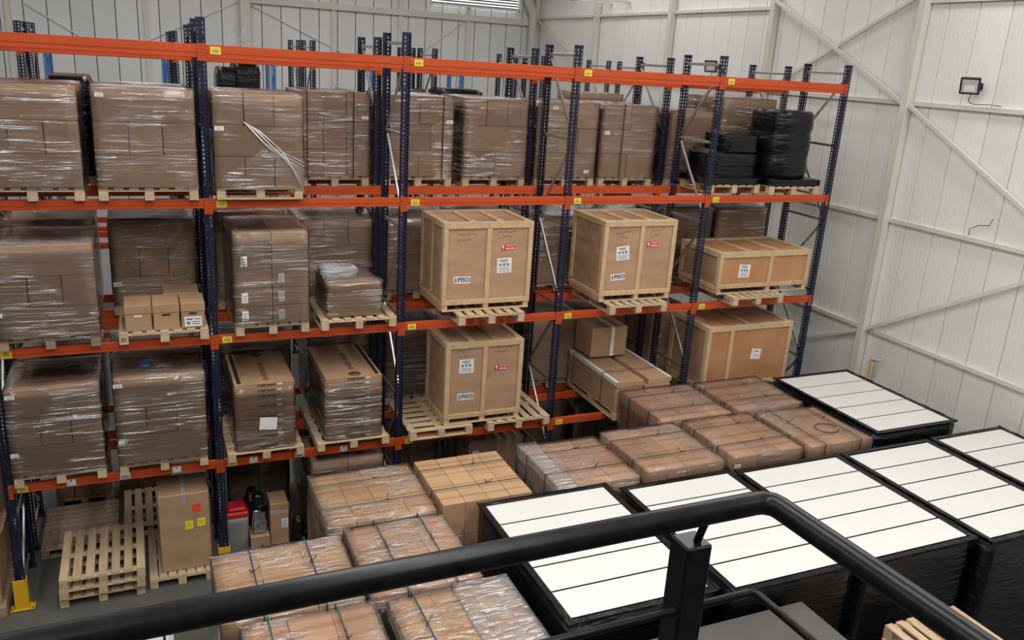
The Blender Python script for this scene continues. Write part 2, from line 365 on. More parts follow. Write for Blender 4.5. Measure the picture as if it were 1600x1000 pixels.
for x, wd in ((-3.0, 1.2), (2.2, 1.2), (7.4, 1.2), (11.8, 1.1)):
    ob('skylight', boxes('skylight', [((x, 2.0, 10.40), (wd, 25.2, 0.03))], 'glass_grey'), ce)

# ================================================================== PALLET RACKS
def postmesh(ht, material):
    k = ('post', ht, material)
    if k in CACHE: return CACHE[k]
    V = []; F = []; idx = {}
    def v(p):
        q = tuple(round(c, 4) for c in p)
        if q not in idx: idx[q] = len(V); V.append(q)
        return idx[q]
    zs = [0.0]; hole = []
    while zs[-1] < ht - 0.05:
        zs.append(zs[-1] + 0.021); hole.append(False); zs.append(zs[-1] + 0.029); hole.append(True)
    zs.append(ht); hole.append(False)
    def strip(cols, holes, fn):
        for i in range(len(cols) - 1):
            for j in range(len(zs) - 1):
                if hole[j] and holes[i]: continue
                F.append((v(fn(cols[i], zs[j])), v(fn(cols[i + 1], zs[j])), v(fn(cols[i + 1], zs[j + 1])), v(fn(cols[i], zs[j + 1]))))
    strip([-.05, -.036, -.018, .018, .036, .05], [0, 1, 0, 1, 0], lambda a, z: (a, 0, z))
    for s in (-1, 1):
        strip([0, .026, .046, .07], [0, 1, 0], lambda a, z: (.05 * s, a, z))
        strip([.05, .034], [0], lambda a, z: (a * s, .07, z))
    CACHE[k] = pymesh('post', V, F, material); return CACHE[k]
H_Z = (7.02, 5.9, 4.7, 3.5, 2.3, 1.1, 0.2)
def frame(rack, x, y0, y1, ht, color, first='F', braces=True):
    for y, rz in ((y0, 0), (y1, math.pi)):
        po = ob('post', postmesh(ht, color), rack, (x, y, 0), (0, 0, rz))
        fp = ob('foot_plate', box(0.14, 0.12, 0.012, 'navy'), po, (0, 0.03, 0.006))
    if not braces: return
    a, b = y0 + 0.06, y1 - 0.06
    hz = [z - (7.15 - ht) for z in H_Z]; hz[-1] = 0.2
    for z in hz: ob('horizontal_brace', bar('b', (x, a, z), (x, b, z), 0.03, 0.04, 'galvanised'), rack)
    side = first
    for i in range(len(hz) - 1):
        p = (x + 0.02, a if side == 'F' else b, hz[i] - 0.06); q = (x + 0.02, b if side == 'F' else a, hz[i + 1] + 0.06)
        ob('diagonal_brace', bar('d', p, q, 0.025, 0.04, 'galvanised'), rack)
        side = 'R' if (side == 'F') else 'F'
def beamgeo(L, h):
    return boxes('beam', [((L / 2, 0.025, -h * 0.32), (L, 0.05, h * 0.64)), ((L / 2, 0.0275, -h * 0.82), (L, 0.045, h * 0.36))], 'orange', 0.003)
def conn_mesh(mirror):
    k = ('conn', mirror)
    if k not in CACHE:
        V, F = boxgeo(0.048, 0.005, 0.19, 0.001, (0.024, 0, 0)); me = pymesh('c', V, F, 'orange')
        if mirror: me.transform(Matrix.Diagonal((-1, 1, 1, 1))); me.flip_normals()
        CACHE[k] = me
    return CACHE[k]
slotm = boxes('slots', [((0.015 + 0.018 * i, -0.003, -0.07 + 0.035 * j), (0.006, 0.002, 0.011)) for i in range(2) for j in range(5)], 'ink', 0.0005)
BC = {}
def beam(rack, x, y, z, h, back=False, x1=None, slots=True):
    x1 = x1 or x + P_X
    L = x1 - x - 0.10; k = (round(L, 3), h)
    if k not in BC: BC[k] = beamgeo(L, h)
    if back: o = ob('beam', BC[k], rack, (x1 - 0.05, y, z), (0, 0, math.pi))
    else: o = ob('beam', BC[k], rack, (x + 0.05, y, z))
    for cx, mir in ((-0.05, False), (L + 0.05, True)):
        c = ob('beam_connector', conn_mesh(mir), o, (cx + (0.001 if not mir else -0.001), -0.004, -0.085))
        if slots: ob('lock_slots', slotm if not mir else slotm, c, (0 if not mir else -0.048, 0, 0))
    return o
capm = {}
def beam_label(b, x, kind):
    if kind == 'yellow':
        pl = ob('capacity_label', box(0.115, 0.003, 0.085, 'label_yellow', 0.0005), b, (x, -0.004, -0.062)); pl['label'] = 'yellow load capacity label'
        ob('label_marks', boxes('m', [((0, -0.002, -0.004), (0.075, 0.001, 0.016)), ((0, -0.002, 0.022), (0.05, 0.001, 0.005)), ((0, -0.002, -0.028), (0.085, 0.001, 0.006))], 'ink_grey', 0.0003), pl)
    elif kind == 'place':
        pl = ob('location_label', box(0.10, 0.003, 0.085, 'paper', 0.0005), b, (x, -0.004, -0.055)); pl['label'] = 'white location label lettered F'
        ob('lettering', textmesh('F', 0.055, 'ink'), pl, (0, -0.002, 0.016), (R(90), 0, 0))
        ob('lettering', textmesh('01 - 01', 0.028, 'ink'), pl, (0, -0.002, -0.026), (R(90), 0, 0))
    else:
        pl = ob('barcode_label', box(0.12, 0.003, 0.085, 'paper', 0.0005), b, (x, -0.004, -0.055)); pl['label'] = 'white barcode label'
        ob('barcode', boxes('m', [((-0.045 + 0.0065 * i, -0.002, -0.022), (0.003 + 0.0015 * (i % 3 == 0), 0.001, 0.024)) for i in range(15)] + [((0, -0.002, 0.018), (0.04, 0.001, 0.012))], 'ink', 0.0002), pl)
# row 1
r1 = thing('pallet_rack', 'front row navy and orange pallet rack holding the wooden crates', 'pallet rack', group=None)
F1, B1 = 0.004, 0.98
for i in range(6): frame(r1, i * P_X, F1, B1, 7.146, 'navy', 'R' if i == 3 else 'F')
for i in range(5):
    x = i * P_X
    for lv, z in enumerate(LV):
        h = 0.145 if lv == 0 else 0.115
        b = beam(r1, x, 0.0, z, h)
        if lv < 4: beam_label(b, 0.10, 'yellow')
        if lv == 3 and i < 2:
            for xx, kd in ((0.62, 'place'), (1.22, 'bar'), (1.82, 'place')): beam_label(b, xx - (0.25 if i == 1 else 0), kd)
        beam(r1, x, B1 + 0.004, z - (0.09 if (lv == 0 and i < 4) else 0.0), 0.115, True, slots=False)
def guard(x):
    g = ob('post_guard', boxes('g', [((0, -0.055, 0.22), (0.15, 0.008, 0.42)), ((-0.071, 0.0, 0.22), (0.008, 0.11, 0.42)), ((0.071, 0.0, 0.22), (0.008, 0.11, 0.42)), ((0, 0.0, 0.016), (0.27, 0.16, 0.008))], 'yellow'), r1, (x, 0.0, 0))
    ob('anchor_bolt', boxes('b', [((sx * 0.115, sy * 0.055, 0.026), (0.02, 0.02, 0.012)) for sx in (-1, 1) for sy in (-1, 1)], 'dark_metal'), g)
guard(0); guard(2.4)
# row 2, back to back with row 1
F2, B2 = 1.374, 2.385; LV2 = (6.77, 5.05, 3.35, 1.65)
r2 = thing('pallet_rack', 'second rack row standing back to back behind the front row', 'pallet rack')
for i in range(6): frame(r2, i * P_X, F2, B2, 7.09, 'navy', 'R')
for i in range(5):
    for lv, z in enumerate(LV2):
        beam(r2, i * P_X, F2 - 0.004, z, 0.115 if lv else 0.13, slots=False); beam(r2, i * P_X, B2 + 0.004, z, 0.115, True, slots=False)
# rows 3 and 4 beyond the aisle
for nm, ya, yb, lab in (('a', 6.08, 7.12, 'third rack row standing across the far aisle'), ('b', 7.55, 8.6, 'fourth rack row backing onto the third across the aisle')):
    r = thing('pallet_rack', lab, 'pallet rack')
    for i in range(-1, 6): frame(r, i * P_X, ya, yb, 7.03, 'navy', 'F' if nm == 'a' else 'R')
    for i in range(-1, 5):
        for z in (6.68, 4.95, 3.3, 1.6):
            beam(r, i * P_X, ya - 0.004, z, 0.115, slots=False); beam(r, i * P_X, yb + 0.004, z, 0.115, True, slots=False)
r5 = thing('pallet_rack', 'low bright blue rack frames standing before the back wall', 'pallet rack')
for i in range(0, 5): frame(r5, i * P_X, 11.0, 12.05, 6.55, 'bright_blue', 'F')

# ================================================================== PALLETS
def pallet_parts(root, w, d, material='pine', n=7, z0=0.0, style='std'):
    """root: object in whose axes the pallet is built, centred, base z0; slats run along local y. 0.144 high"""
    if style == 'skid':
        for x in (-w / 2 + 0.05, 0, w / 2 - 0.05): ob('runner', box(0.10, d, 0.10, material), root, (x, 0, z0 + 0.05))
        for k in range(6): ob('deck_board', box(w, 0.10, 0.022, 'pine_x' if material == 'pine' else material), root, (0, -d / 2 + 0.05 + k * (d - 0.1) / 5, z0 + 0.111))
        return
    bw = 0.10
    for k in range(n): ob('deck_board', box(bw if n < 9 else (w / n - 0.008), d, 0.022, material), root, (-w / 2 + bw / 2 + k * (w - bw) / (n - 1), 0, z0 + 0.133))
    for y in (-d / 2 + 0.05, 0, d / 2 - 0.05):
        ob('cross_board', box(w, 0.10, 0.020, 'pine_x' if material == 'pine' else material), root, (0, y, z0 + 0.112))
        for x in (-w / 2 + 0.05, 0, w / 2 - 0.05): ob('block', box(0.10, 0.10, 0.078, material, 0.003), root, (x, y, z0 + 0.063))
    for x in (-w / 2 + 0.05, 0, w / 2 - 0.05): ob('base_board', box(0.10, d, 0.022, material), root, (x, 0, z0 + 0.013))
def pallet(label, x0, x1, y0, y1, z, rz=0, material='pine', n=7, group=None, style='std'):
    t = thing('wooden_pallet', label, 'pallet', ((x0 + x1) / 2, (y0 + y1) / 2, z), rz, group)
    w, d = (x1 - x0, y1 - y0)
    if abs(abs(rz) - math.pi / 2) < 0.1: w, d = d, w
    pallet_parts(t, w, d, material, n, 0, style); return t

# ================================================================== WRAPPED LOADS
seedc = [0]
def strap(t, w, d, z0, h, ax, frac, material, knot=True, knot_at=0.0):
    o = 0.03; th = 0.004; wd = 0.014
    if ax == 'x':
        y = -d / 2 + d * frac
        sp = [((0, y, z0 + h + o), (w + 2 * o, wd, th)), ((-w / 2 - o, y, z0 + h / 2), (th, wd, h + 2 * o)), ((w / 2 + o, y, z0 + h / 2), (th, wd, h + 2 * o))]
        kp = (w * (0.1 + knot_at), y, z0 + h + o)
    else:
        x = -w / 2 + w * frac
        sp = [((x, 0, z0 + h + o), (wd, d + 2 * o, th)), ((x, -d / 2 - o, z0 + h / 2), (wd, th, h + 2 * o)), ((x, d / 2 + o, z0 + h / 2), (wd, th, h + 2 * o))]
        kp = (x, d * (0.1 + knot_at), z0 + h + o)
    s = ob('strap', boxes('strap', sp, material, 0.001), t)
    if knot:
        V = []; F = []
        for pth in ([(-.03, .02, 0), (0, 0, .012), (.03, -.02, .03), (.045, -.03, .055)], [(-.05, .01, .05), (-.02, 0, .012), (.01, .015, .01)]):
            v, f = tubegeo(pth, 0.004, 5); q = len(V); V += v; F += [tuple(i + q for i in g) for g in f]
        ob('strap_knot', pymesh('k', V, F, 'strap_black'), s, kp, (0, 0, random.uniform(0, 3)))
def cartons(t, w, d, z0, rows, ny, material, gap=0.0035, top_ny=None):
    z = z0; nr = len(rows)
    for r, (h, nx) in enumerate(rows):
        yy = ny
        cw, cd = w / nx, d / yy
        for i in range(nx):
            for j in range(yy):
                if r < nr - 1 and 0 < i < nx - 1 and 0 < j < yy - 1: continue
                ob('carton', box(cw - gap, cd - gap, h - 0.003, material, 0.006), t,
                   (-w / 2 + cw * (i + .5) + random.uniform(-.003, .003), -d / 2 + cd * (j + .5) + random.uniform(-.004, .004), z + h / 2))
        z += h
    return z - z0
def load(label, x0, x1, y0, y1, z, rows, ny=2, film='film', straps=(), pal='std', name='wrapped_pallet_load', cat='pallet load',
         material='carton', stickers=(), rz=0, group=None, disp=0.010, over=0.0, gap=0.008, pmat='pine'):
    w, d = x1 - x0, y1 - y0
    t = thing(name, label, cat, ((x0 + x1) / 2, (y0 + y1) / 2, z), R(rz), group)
    z0 = 0.0
    if pal:
        z0 = 0.148 if pal != 'skid' else 0.126
        if pal == 'rot':
            pr_ = ob('pallet_base', box(d - 0.04, 0.10, 0.020, 'pine_x'), t, (0, 0, 0.112), (0, 0, R(90))); pallet_parts(pr_, d - .02, w - 0.02, pmat, 7, -0.112)
        else:
            pr_ = ob('pallet_base', box(0.08, d - 0.04, 0.012, 'pine'), t, (0, 0, 0.112 if pal == 'std' else 0.05)); pallet_parts(pr_, w + over, d + over, pmat, 7, -0.112 if pal == 'std' else -0.05, pal)
    h = cartons(t, w, d, z0, rows, ny, material, gap)
    seedc[0] += 1
    if film: ob('stretch_film', shell(w + 0.012, d + 0.012, h + 0.03, seedc[0], disp, film), t, (0, 0, max(z0 - 0.02, 0.006)))
    for s in straps: strap(t, w, d, z0, h, *s)
    for (sx, sz, sw, sh) in stickers:
        k = ob('sticker', box(sw, 0.002, sh, 'paper', 0.0004), t, (-w / 2 + w * sx, -d / 2 - 0.012, z0 + h * sz)); k['label'] = 'white paper sticker'
        ob('print_lines', boxes('pl', [((0, -0.002, sh * q), (sw * ww, 0.001, sh * 0.07)) for q, ww in ((0.2, 0.7), (-0.05, 0.5), (-0.3, 0.75))], 'ink_grey', 0.0002), k)
    return t
R3 = [(0.362, 1), (0.362, 3), (0.362, 1)]; R3b = [(0.362, 3), (0.362, 1), (0.362, 3)]
YF, YB = -0.10, 1.0
tag = (0.08, 0.93, 0.085, 0.045)
# --- top loaded shelf of the front row
load('film-wrapped brown carton load on top shelf at rack end away from panel wall', 0.085, 1.10, YF, YB, LV[1], R3, film='film_heavy', disp=0.014)
load('film-wrapped carton load on top shelf, beside bare-post frame in end bay', 1.24, 2.29, YF, YB, LV[1], R3, stickers=[tag])
load('carton load with fan of film strands on top shelf beside empty slot', 2.485, 3.5, YF, YB, LV[1], R3b, film='film', pal='rot', stickers=[(0.06, 0.63, 0.1, 0.05)], disp=0.008)
t = bpy.data.objects['wrapped_pallet_load.002']
for k in range(9):
    x0 = -0.18 + 0.022 * k; z0 = 0.92 - 0.012 * k
    ob('film_strand', tube('fs', [(x0, -0.572, z0), (x0 + 0.22 + 0.01 * k, -0.575, z0 - 0.24 - 0.02 * (k % 3)), (0.515, -0.572, z0 - 0.47 - 0.035 * k)], 0.003, 'paper', 5), t)
# --- second row top shelf
YF2 = 1.28; YB2 = 2.36; z2 = LV2[1]
load('black-strapped carton load on second row top shelf behind the empty slot', 3.70, 4.66, YF2, YB2, z2, [(0.376, 3), (0.376, 3), (0.376, 3)], straps=[('y', 0.10, 'strap_black', 0), ('y', 0.76, 'strap_black', 0)], stickers=[(0.93, 0.72, 0.09, 0.04)], film='film_heavy')
load('single-strapped wrapped carton load on second row top shelf, third bay', 4.88, 5.90, YF2, YB2, z2, [(0.376, 2), (0.376, 3), (0.376, 2)], straps=[('y', 0.84, 'strap_black', 0)], stickers=[(0.94, 0.7, 0.1, 0.05)], film='film_heavy')
load('glossy film-wrapped carton load, strapless, on second row top shelf, third bay', 6.08, 7.09, YF2, YB2, z2, [(0.376, 2), (0.376, 1), (0.376, 3)], film='film_heavy', disp=0.014)
load('plain wrapped carton load on second row top shelf, fourth bay', 7.28, 8.30, YF2, YB2, z2, [(0.376, 1), (0.376, 3), (0.376, 1)], stickers=[(0.25, 0.93, 0.09, 0.05), (0.85, 0.08, 0.09, 0.05)])
load('strapped carton load with white sticker on second row top shelf, fourth bay', 8.39, 9.38, YF2, YB2, z2, [(0.376, 2), (0.376, 1), (0.376, 2)], straps=[('y', 0.36, 'strap_black', 0)], stickers=[(0.08, 0.62, 0.09, 0.06)])
load('two-tier carton load on second row top shelf, beside black wrapped goods', 9.68, 10.52, YF2, YB2, z2, [(0.52, 1), (0.56, 1)], material='carton_red')
load('taller shiny film-wrapped carton load behind the black drum-shaped bundle', 10.66, 11.74, YF2, YB2, z2, [(0.45, 2), (0.45, 2), (0.42, 2)], film='film_heavy', disp=0.02, material='carton')
load('low wrapped carton load behind top shelf load with bare-post frame', 1.30, 2.30, YF2, YB2, z2, [(0.37, 2), (0.37, 2), (0.36, 2)])

# --- black film goods
def black_load(label, x0, x1, y0, y1, z, lumps, skirt=None, pal=True, name='black_wrapped_load', disp=0.02):
    t = thing(name, label, 'pallet load', ((x0 + x1) / 2, (y0 + y1) / 2, z)); w, d = x1 - x0, y1 - y0; z0 = 0.0
    if pal:
        pr_ = ob('pallet_base', box(0.08, d - 0.04, 0.012, 'pine'), t, (0, 0, 0.112)); pallet_parts(pr_, min(w, 1.0), d, 'pine', 7, -0.112); z0 = 0.146
    cx, cy = (x0 + x1) / 2, (y0 + y1) / 2
    if skirt:
        a, b_, h = skirt; seedc[0] += 1
        ob('film_skirt', shell(b_ - a, d, h, seedc[0], disp, 'black_film', bottom=True), t, ((a + b_) / 2 - cx, 0, z0)); z0 += h * 0.8
    for (a, b_, c0, c1, h0, h1, cuts) in lumps:
        seedc[0] += 1
        ob('black_film_bundle', shell(b_ - a, c1 - c0, h1 - h0, seedc[0], disp, 'black_film', cuts, True, fq=4, rnd=0.05), t, ((a + b_) / 2 - cx, (c0 + c1) / 2 - cy, h0 - z))
    return t
black_load('stepped black film-wrapped bundle on top shelf, last bay by panel wall', 9.72, 10.70, 0.16, 0.96, LV[1], [(9.78, 10.72, 0.30, 0.93, 5.33, 5.75, 10), (10.04, 10.72, 0.32, 0.9, 5.73, 6.03, 9)], skirt=(9.69, 10.72, 0.10))
def drum(label):
    t = thing('black_wrapped_drum', label, 'pallet load', (11.26, 0.50, LV[1]))
    pr_ = ob('pallet_base', box(0.08, 0.96, 0.012, 'pine'), t, (0.0, 0, 0.112)); pallet_parts(pr_, 1.0, 1.0, 'pine', 7, -0.112)
    seedc[0] += 1; ob('film_skirt', shell(1.0, 1.0, 0.10, 3.3, 0.02, 'black_film', bottom=True), t, (0.0, 0, 0.146))
    V = []; F = []; nr, ns = 25, 40; Hh = 1.06
    for i in range(nr):
        u = i / (nr - 1); z = u * Hh
        bul = 0.018 * abs(math.sin(u * math.pi * 3.0)) - (0.03 if i in (0, nr - 1) else 0)
        for k in range(ns):
            a = 2 * math.pi * k / ns
            sq = (abs(math.cos(a)) ** 3.2 + abs(math.sin(a)) ** 3.2) ** (-1 / 3.2)
            r = 0.43 * (0.35 * 1 + 0.65 * sq) + bul + 0.012 * noise.noise(Vector((math.cos(a) * 3, math.sin(a) * 3, z * 9)))
            V.append((r * math.cos(a), r * math.sin(a), z))
    for i in range(nr - 1):
        for k in range(ns): F.append((i * ns + k, i * ns + (k + 1) % ns, (i + 1) * ns + (k + 1) % ns, (i + 1) * ns + k))
    F.append(tuple((nr - 1) * ns + k for k in range(ns))); F.append(tuple(reversed(range(ns))))
    ob('black_film_bundle', pymesh('drum', V, F, 'black_film', True), t, (-0.02, 0.0, 0.235))
drum('drum-shaped black film-wrapped bundle on top shelf against the rack end frame')
black_load('black film-wrapped load on second row top shelf showing between carton loads', 0.70, 1.20, YF2, 2.3, z2, [(0.70, 1.20, YF2, 2.3, 5.2, 6.38, 9)])
# ---------------------------------------------------------------- second loaded shelf (level 1)
z = LV[2]
load('film-wrapped carton load with leaning side on middle shelf, end bay', 0.10, 1.13, YF, YB, z, [(0.36, 1), (0.36, 3), (0.35, 1)], film='film_heavy', disp=0.016, stickers=[(0.03, 0.27, 0.09, 0.05)], pmat='pine_old')
load('wrapped load of labelled twin-column cartons on middle shelf', 2.65, 3.55, YF, 1.05, z, [(0.232, 2)] * 5, film='film', disp=0.014,
     stickers=[(0.13, 0.10, 0.075, 0.13), (0.13, 0.30, 0.075, 0.13), (0.13, 0.70, 0.075, 0.13), (0.62, 0.10, 0.075, 0.13), (0.62, 0.30, 0.075, 0.13), (0.62, 0.50, 0.075, 0.13)])
t = pallet('pine pallet on middle shelf carrying the low crumpled-film bundle', 3.70, 4.70, -0.12, 0.95, z)
seedc[0] += 1
t = load('low bundle of flat cartons under crumpled clear film on middle shelf', 3.80, 4.52, -0.02, 0.72, z + 0.146, [(0.11, 1)] * 4, ny=1, film='film_heavy', pal=None, name='carton_bundle', cat='cartons', disp=0.02)
ob('film_tuft', shell(0.42, 0.34, 0.10, 5.5, 0.07, 'film_bag', 10, True, fq=9), t, (-0.12, 0.1, 0.455))
ob('film_tuft', shell(0.22, 0.2, 0.09, 8.5, 0.06, 'film_bag', 8, True, fq=11), t, (-0.25, 0.05, 0.50))
# archive boxes on pallet S1
t = pallet('pine pallet stencilled S1 on middle shelf under lidded archive boxes', 1.33, 2.33, -0.12, 0.95, z)
ob('lettering', textmesh('S1', 0.06, 'ink'), t, (-0.45, -0.537, 0.062), (R(90), 0, 0))
def archive(x0, x1, y0, y1, zb, h, lab, sticker=False, dark=False):
    w, d = x1 - x0, y1 - y0
    t = thing('archive_box', lab, 'box', ((x0 + x1) / 2, (y0 + y1) / 2, zb))
    ob('body', box(w - 0.012, d - 0.012, h, 'kraft', 0.004), t, (0, 0, h / 2))
    ob('lid', box(w - 0.002, d, 0.11, 'kraft', 0.006), t, (0, 0, h - 0.035))
    ob('hand_hole', box(0.09, 0.004, 0.022, 'ink' if not dark else 'paper', 0.006), t, (0, -d / 2 + 0.004, h * 0.62))
    if sticker:
        s = ob('shipping_label', box(0.20, 0.002, 0.125, 'paper', 0.0004), t, (0.0, -d / 2 + 0.003, h * 0.28))
        ob('print_lines', boxes('pl', [((-0.04, -0.002, 0.03), (0.07, 0.001, 0.02)), ((0.05, -0.002, 0.03), (0.06, 0.001, 0.012)), ((-0.055, -0.002, -0.02), (0.04, 0.001, 0.035)), ((0.03, -0.002, -0.03), (0.09, 0.001, 0.01)), ((0.03, -0.002, -0.005), (0.09, 0.001, 0.01))], 'ink_grey', 0.0002), s)
zb = z + 0.146
archive(1.40, 1.70, -0.08, 0.36, zb, 0.30, 'lidded archive box with pale hand hole on the S1 pallet', dark=True)
archive(1.71, 2.01, -0.08, 0.36, zb, 0.30, 'lidded archive box between two others on the S1 pallet')
archive(2.02, 2.30, -0.08, 0.36, zb, 0.30, 'lidded archive box with white shipping label on the S1 pallet', True)
archive(1.85, 2.27, 0.38, 0.80, zb, 0.30, 'lidded archive box behind the row of three on the S1 pallet')
z2 = LV2[2]
load('wrapped carton load on second row middle shelf behind the leaning load', 0.07, 1.10, YF2, YB2, z2, [(0.37, 1), (0.37, 3), (0.40, 1)], film='film_heavy')
load('wrapped carton load on second row middle shelf behind the archive boxes', 1.26, 2.31, YF2, 2.2, z2, [(0.37, 1), (0.37, 3), (0.38, 1)], stickers=[(0.06, 0.25, 0.1, 0.06)])
load('wrapped carton load on second row middle shelf behind the labelled cartons', 2.56, 3.48, YF2, YB2, z2, [(0.4, 2), (0.4, 2), (0.41, 2)], film='film_heavy')
load('wrapped carton load on second row middle shelf behind the crumpled-film bundle', 3.68, 4.72, YF2, YB2, z2, [(0.36, 2), (0.36, 1), (0.36, 3)], film='film_heavy')
load('white-topped wrapped carton load on second row middle shelf behind brace frame', 4.92, 5.92, YF2, YB2, z2, [(0.54, 1), (0.54, 1)], stickers=[(0.2, 0.35, 0.08, 0.05)], film='film_heavy')
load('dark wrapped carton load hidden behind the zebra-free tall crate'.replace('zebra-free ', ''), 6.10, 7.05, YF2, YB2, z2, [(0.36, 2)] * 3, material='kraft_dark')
load('narrow wrapped carton load on second row middle shelf between the tall crates', 7.32, 8.26, YF2, YB2, z2, [(0.50, 1), (0.5, 1)], film='film_heavy')
load('wrapped carton load with plastic bag on top behind the square crate', 8.42, 9.42, YF2, YB2, z2, [(0.50, 2), (0.5, 2)])
def bag(label, x, y, zb, s, matn='film_bag', seed=1.0, name='plastic_bag', sz=0.28):
    t = thing(name, label, 'bag', (x, y, zb), me=shell(s, s * 0.8, sz, seed, 0.11, matn, 10, True, taper=0.35, fq=6, rnd=0.06)); return t
bag('crumpled clear plastic bag on carton load between the tall crates', 7.95, 1.75, z2 + 1.205, 0.58, seed=2.2)
bag('crumpled clear plastic bag on carton load behind the square crate', 9.0, 1.7, z2 + 1.205, 0.62, seed=4.1)
load('dark wrapped carton load on second row middle shelf behind the low crate', 9.72, 10.72, YF2, YB2, z2, [(0.40, 2), (0.4, 2), (0.38, 2)], material='kraft_dark')
load('dusty grey-wrapped carton load on second row middle shelf at rack end', 10.86, 11.88, YF2, YB2, z2, [(0.35, 3), (0.42, 3), (0.40, 2)], material='carton', film='film_heavy', disp=0.02)

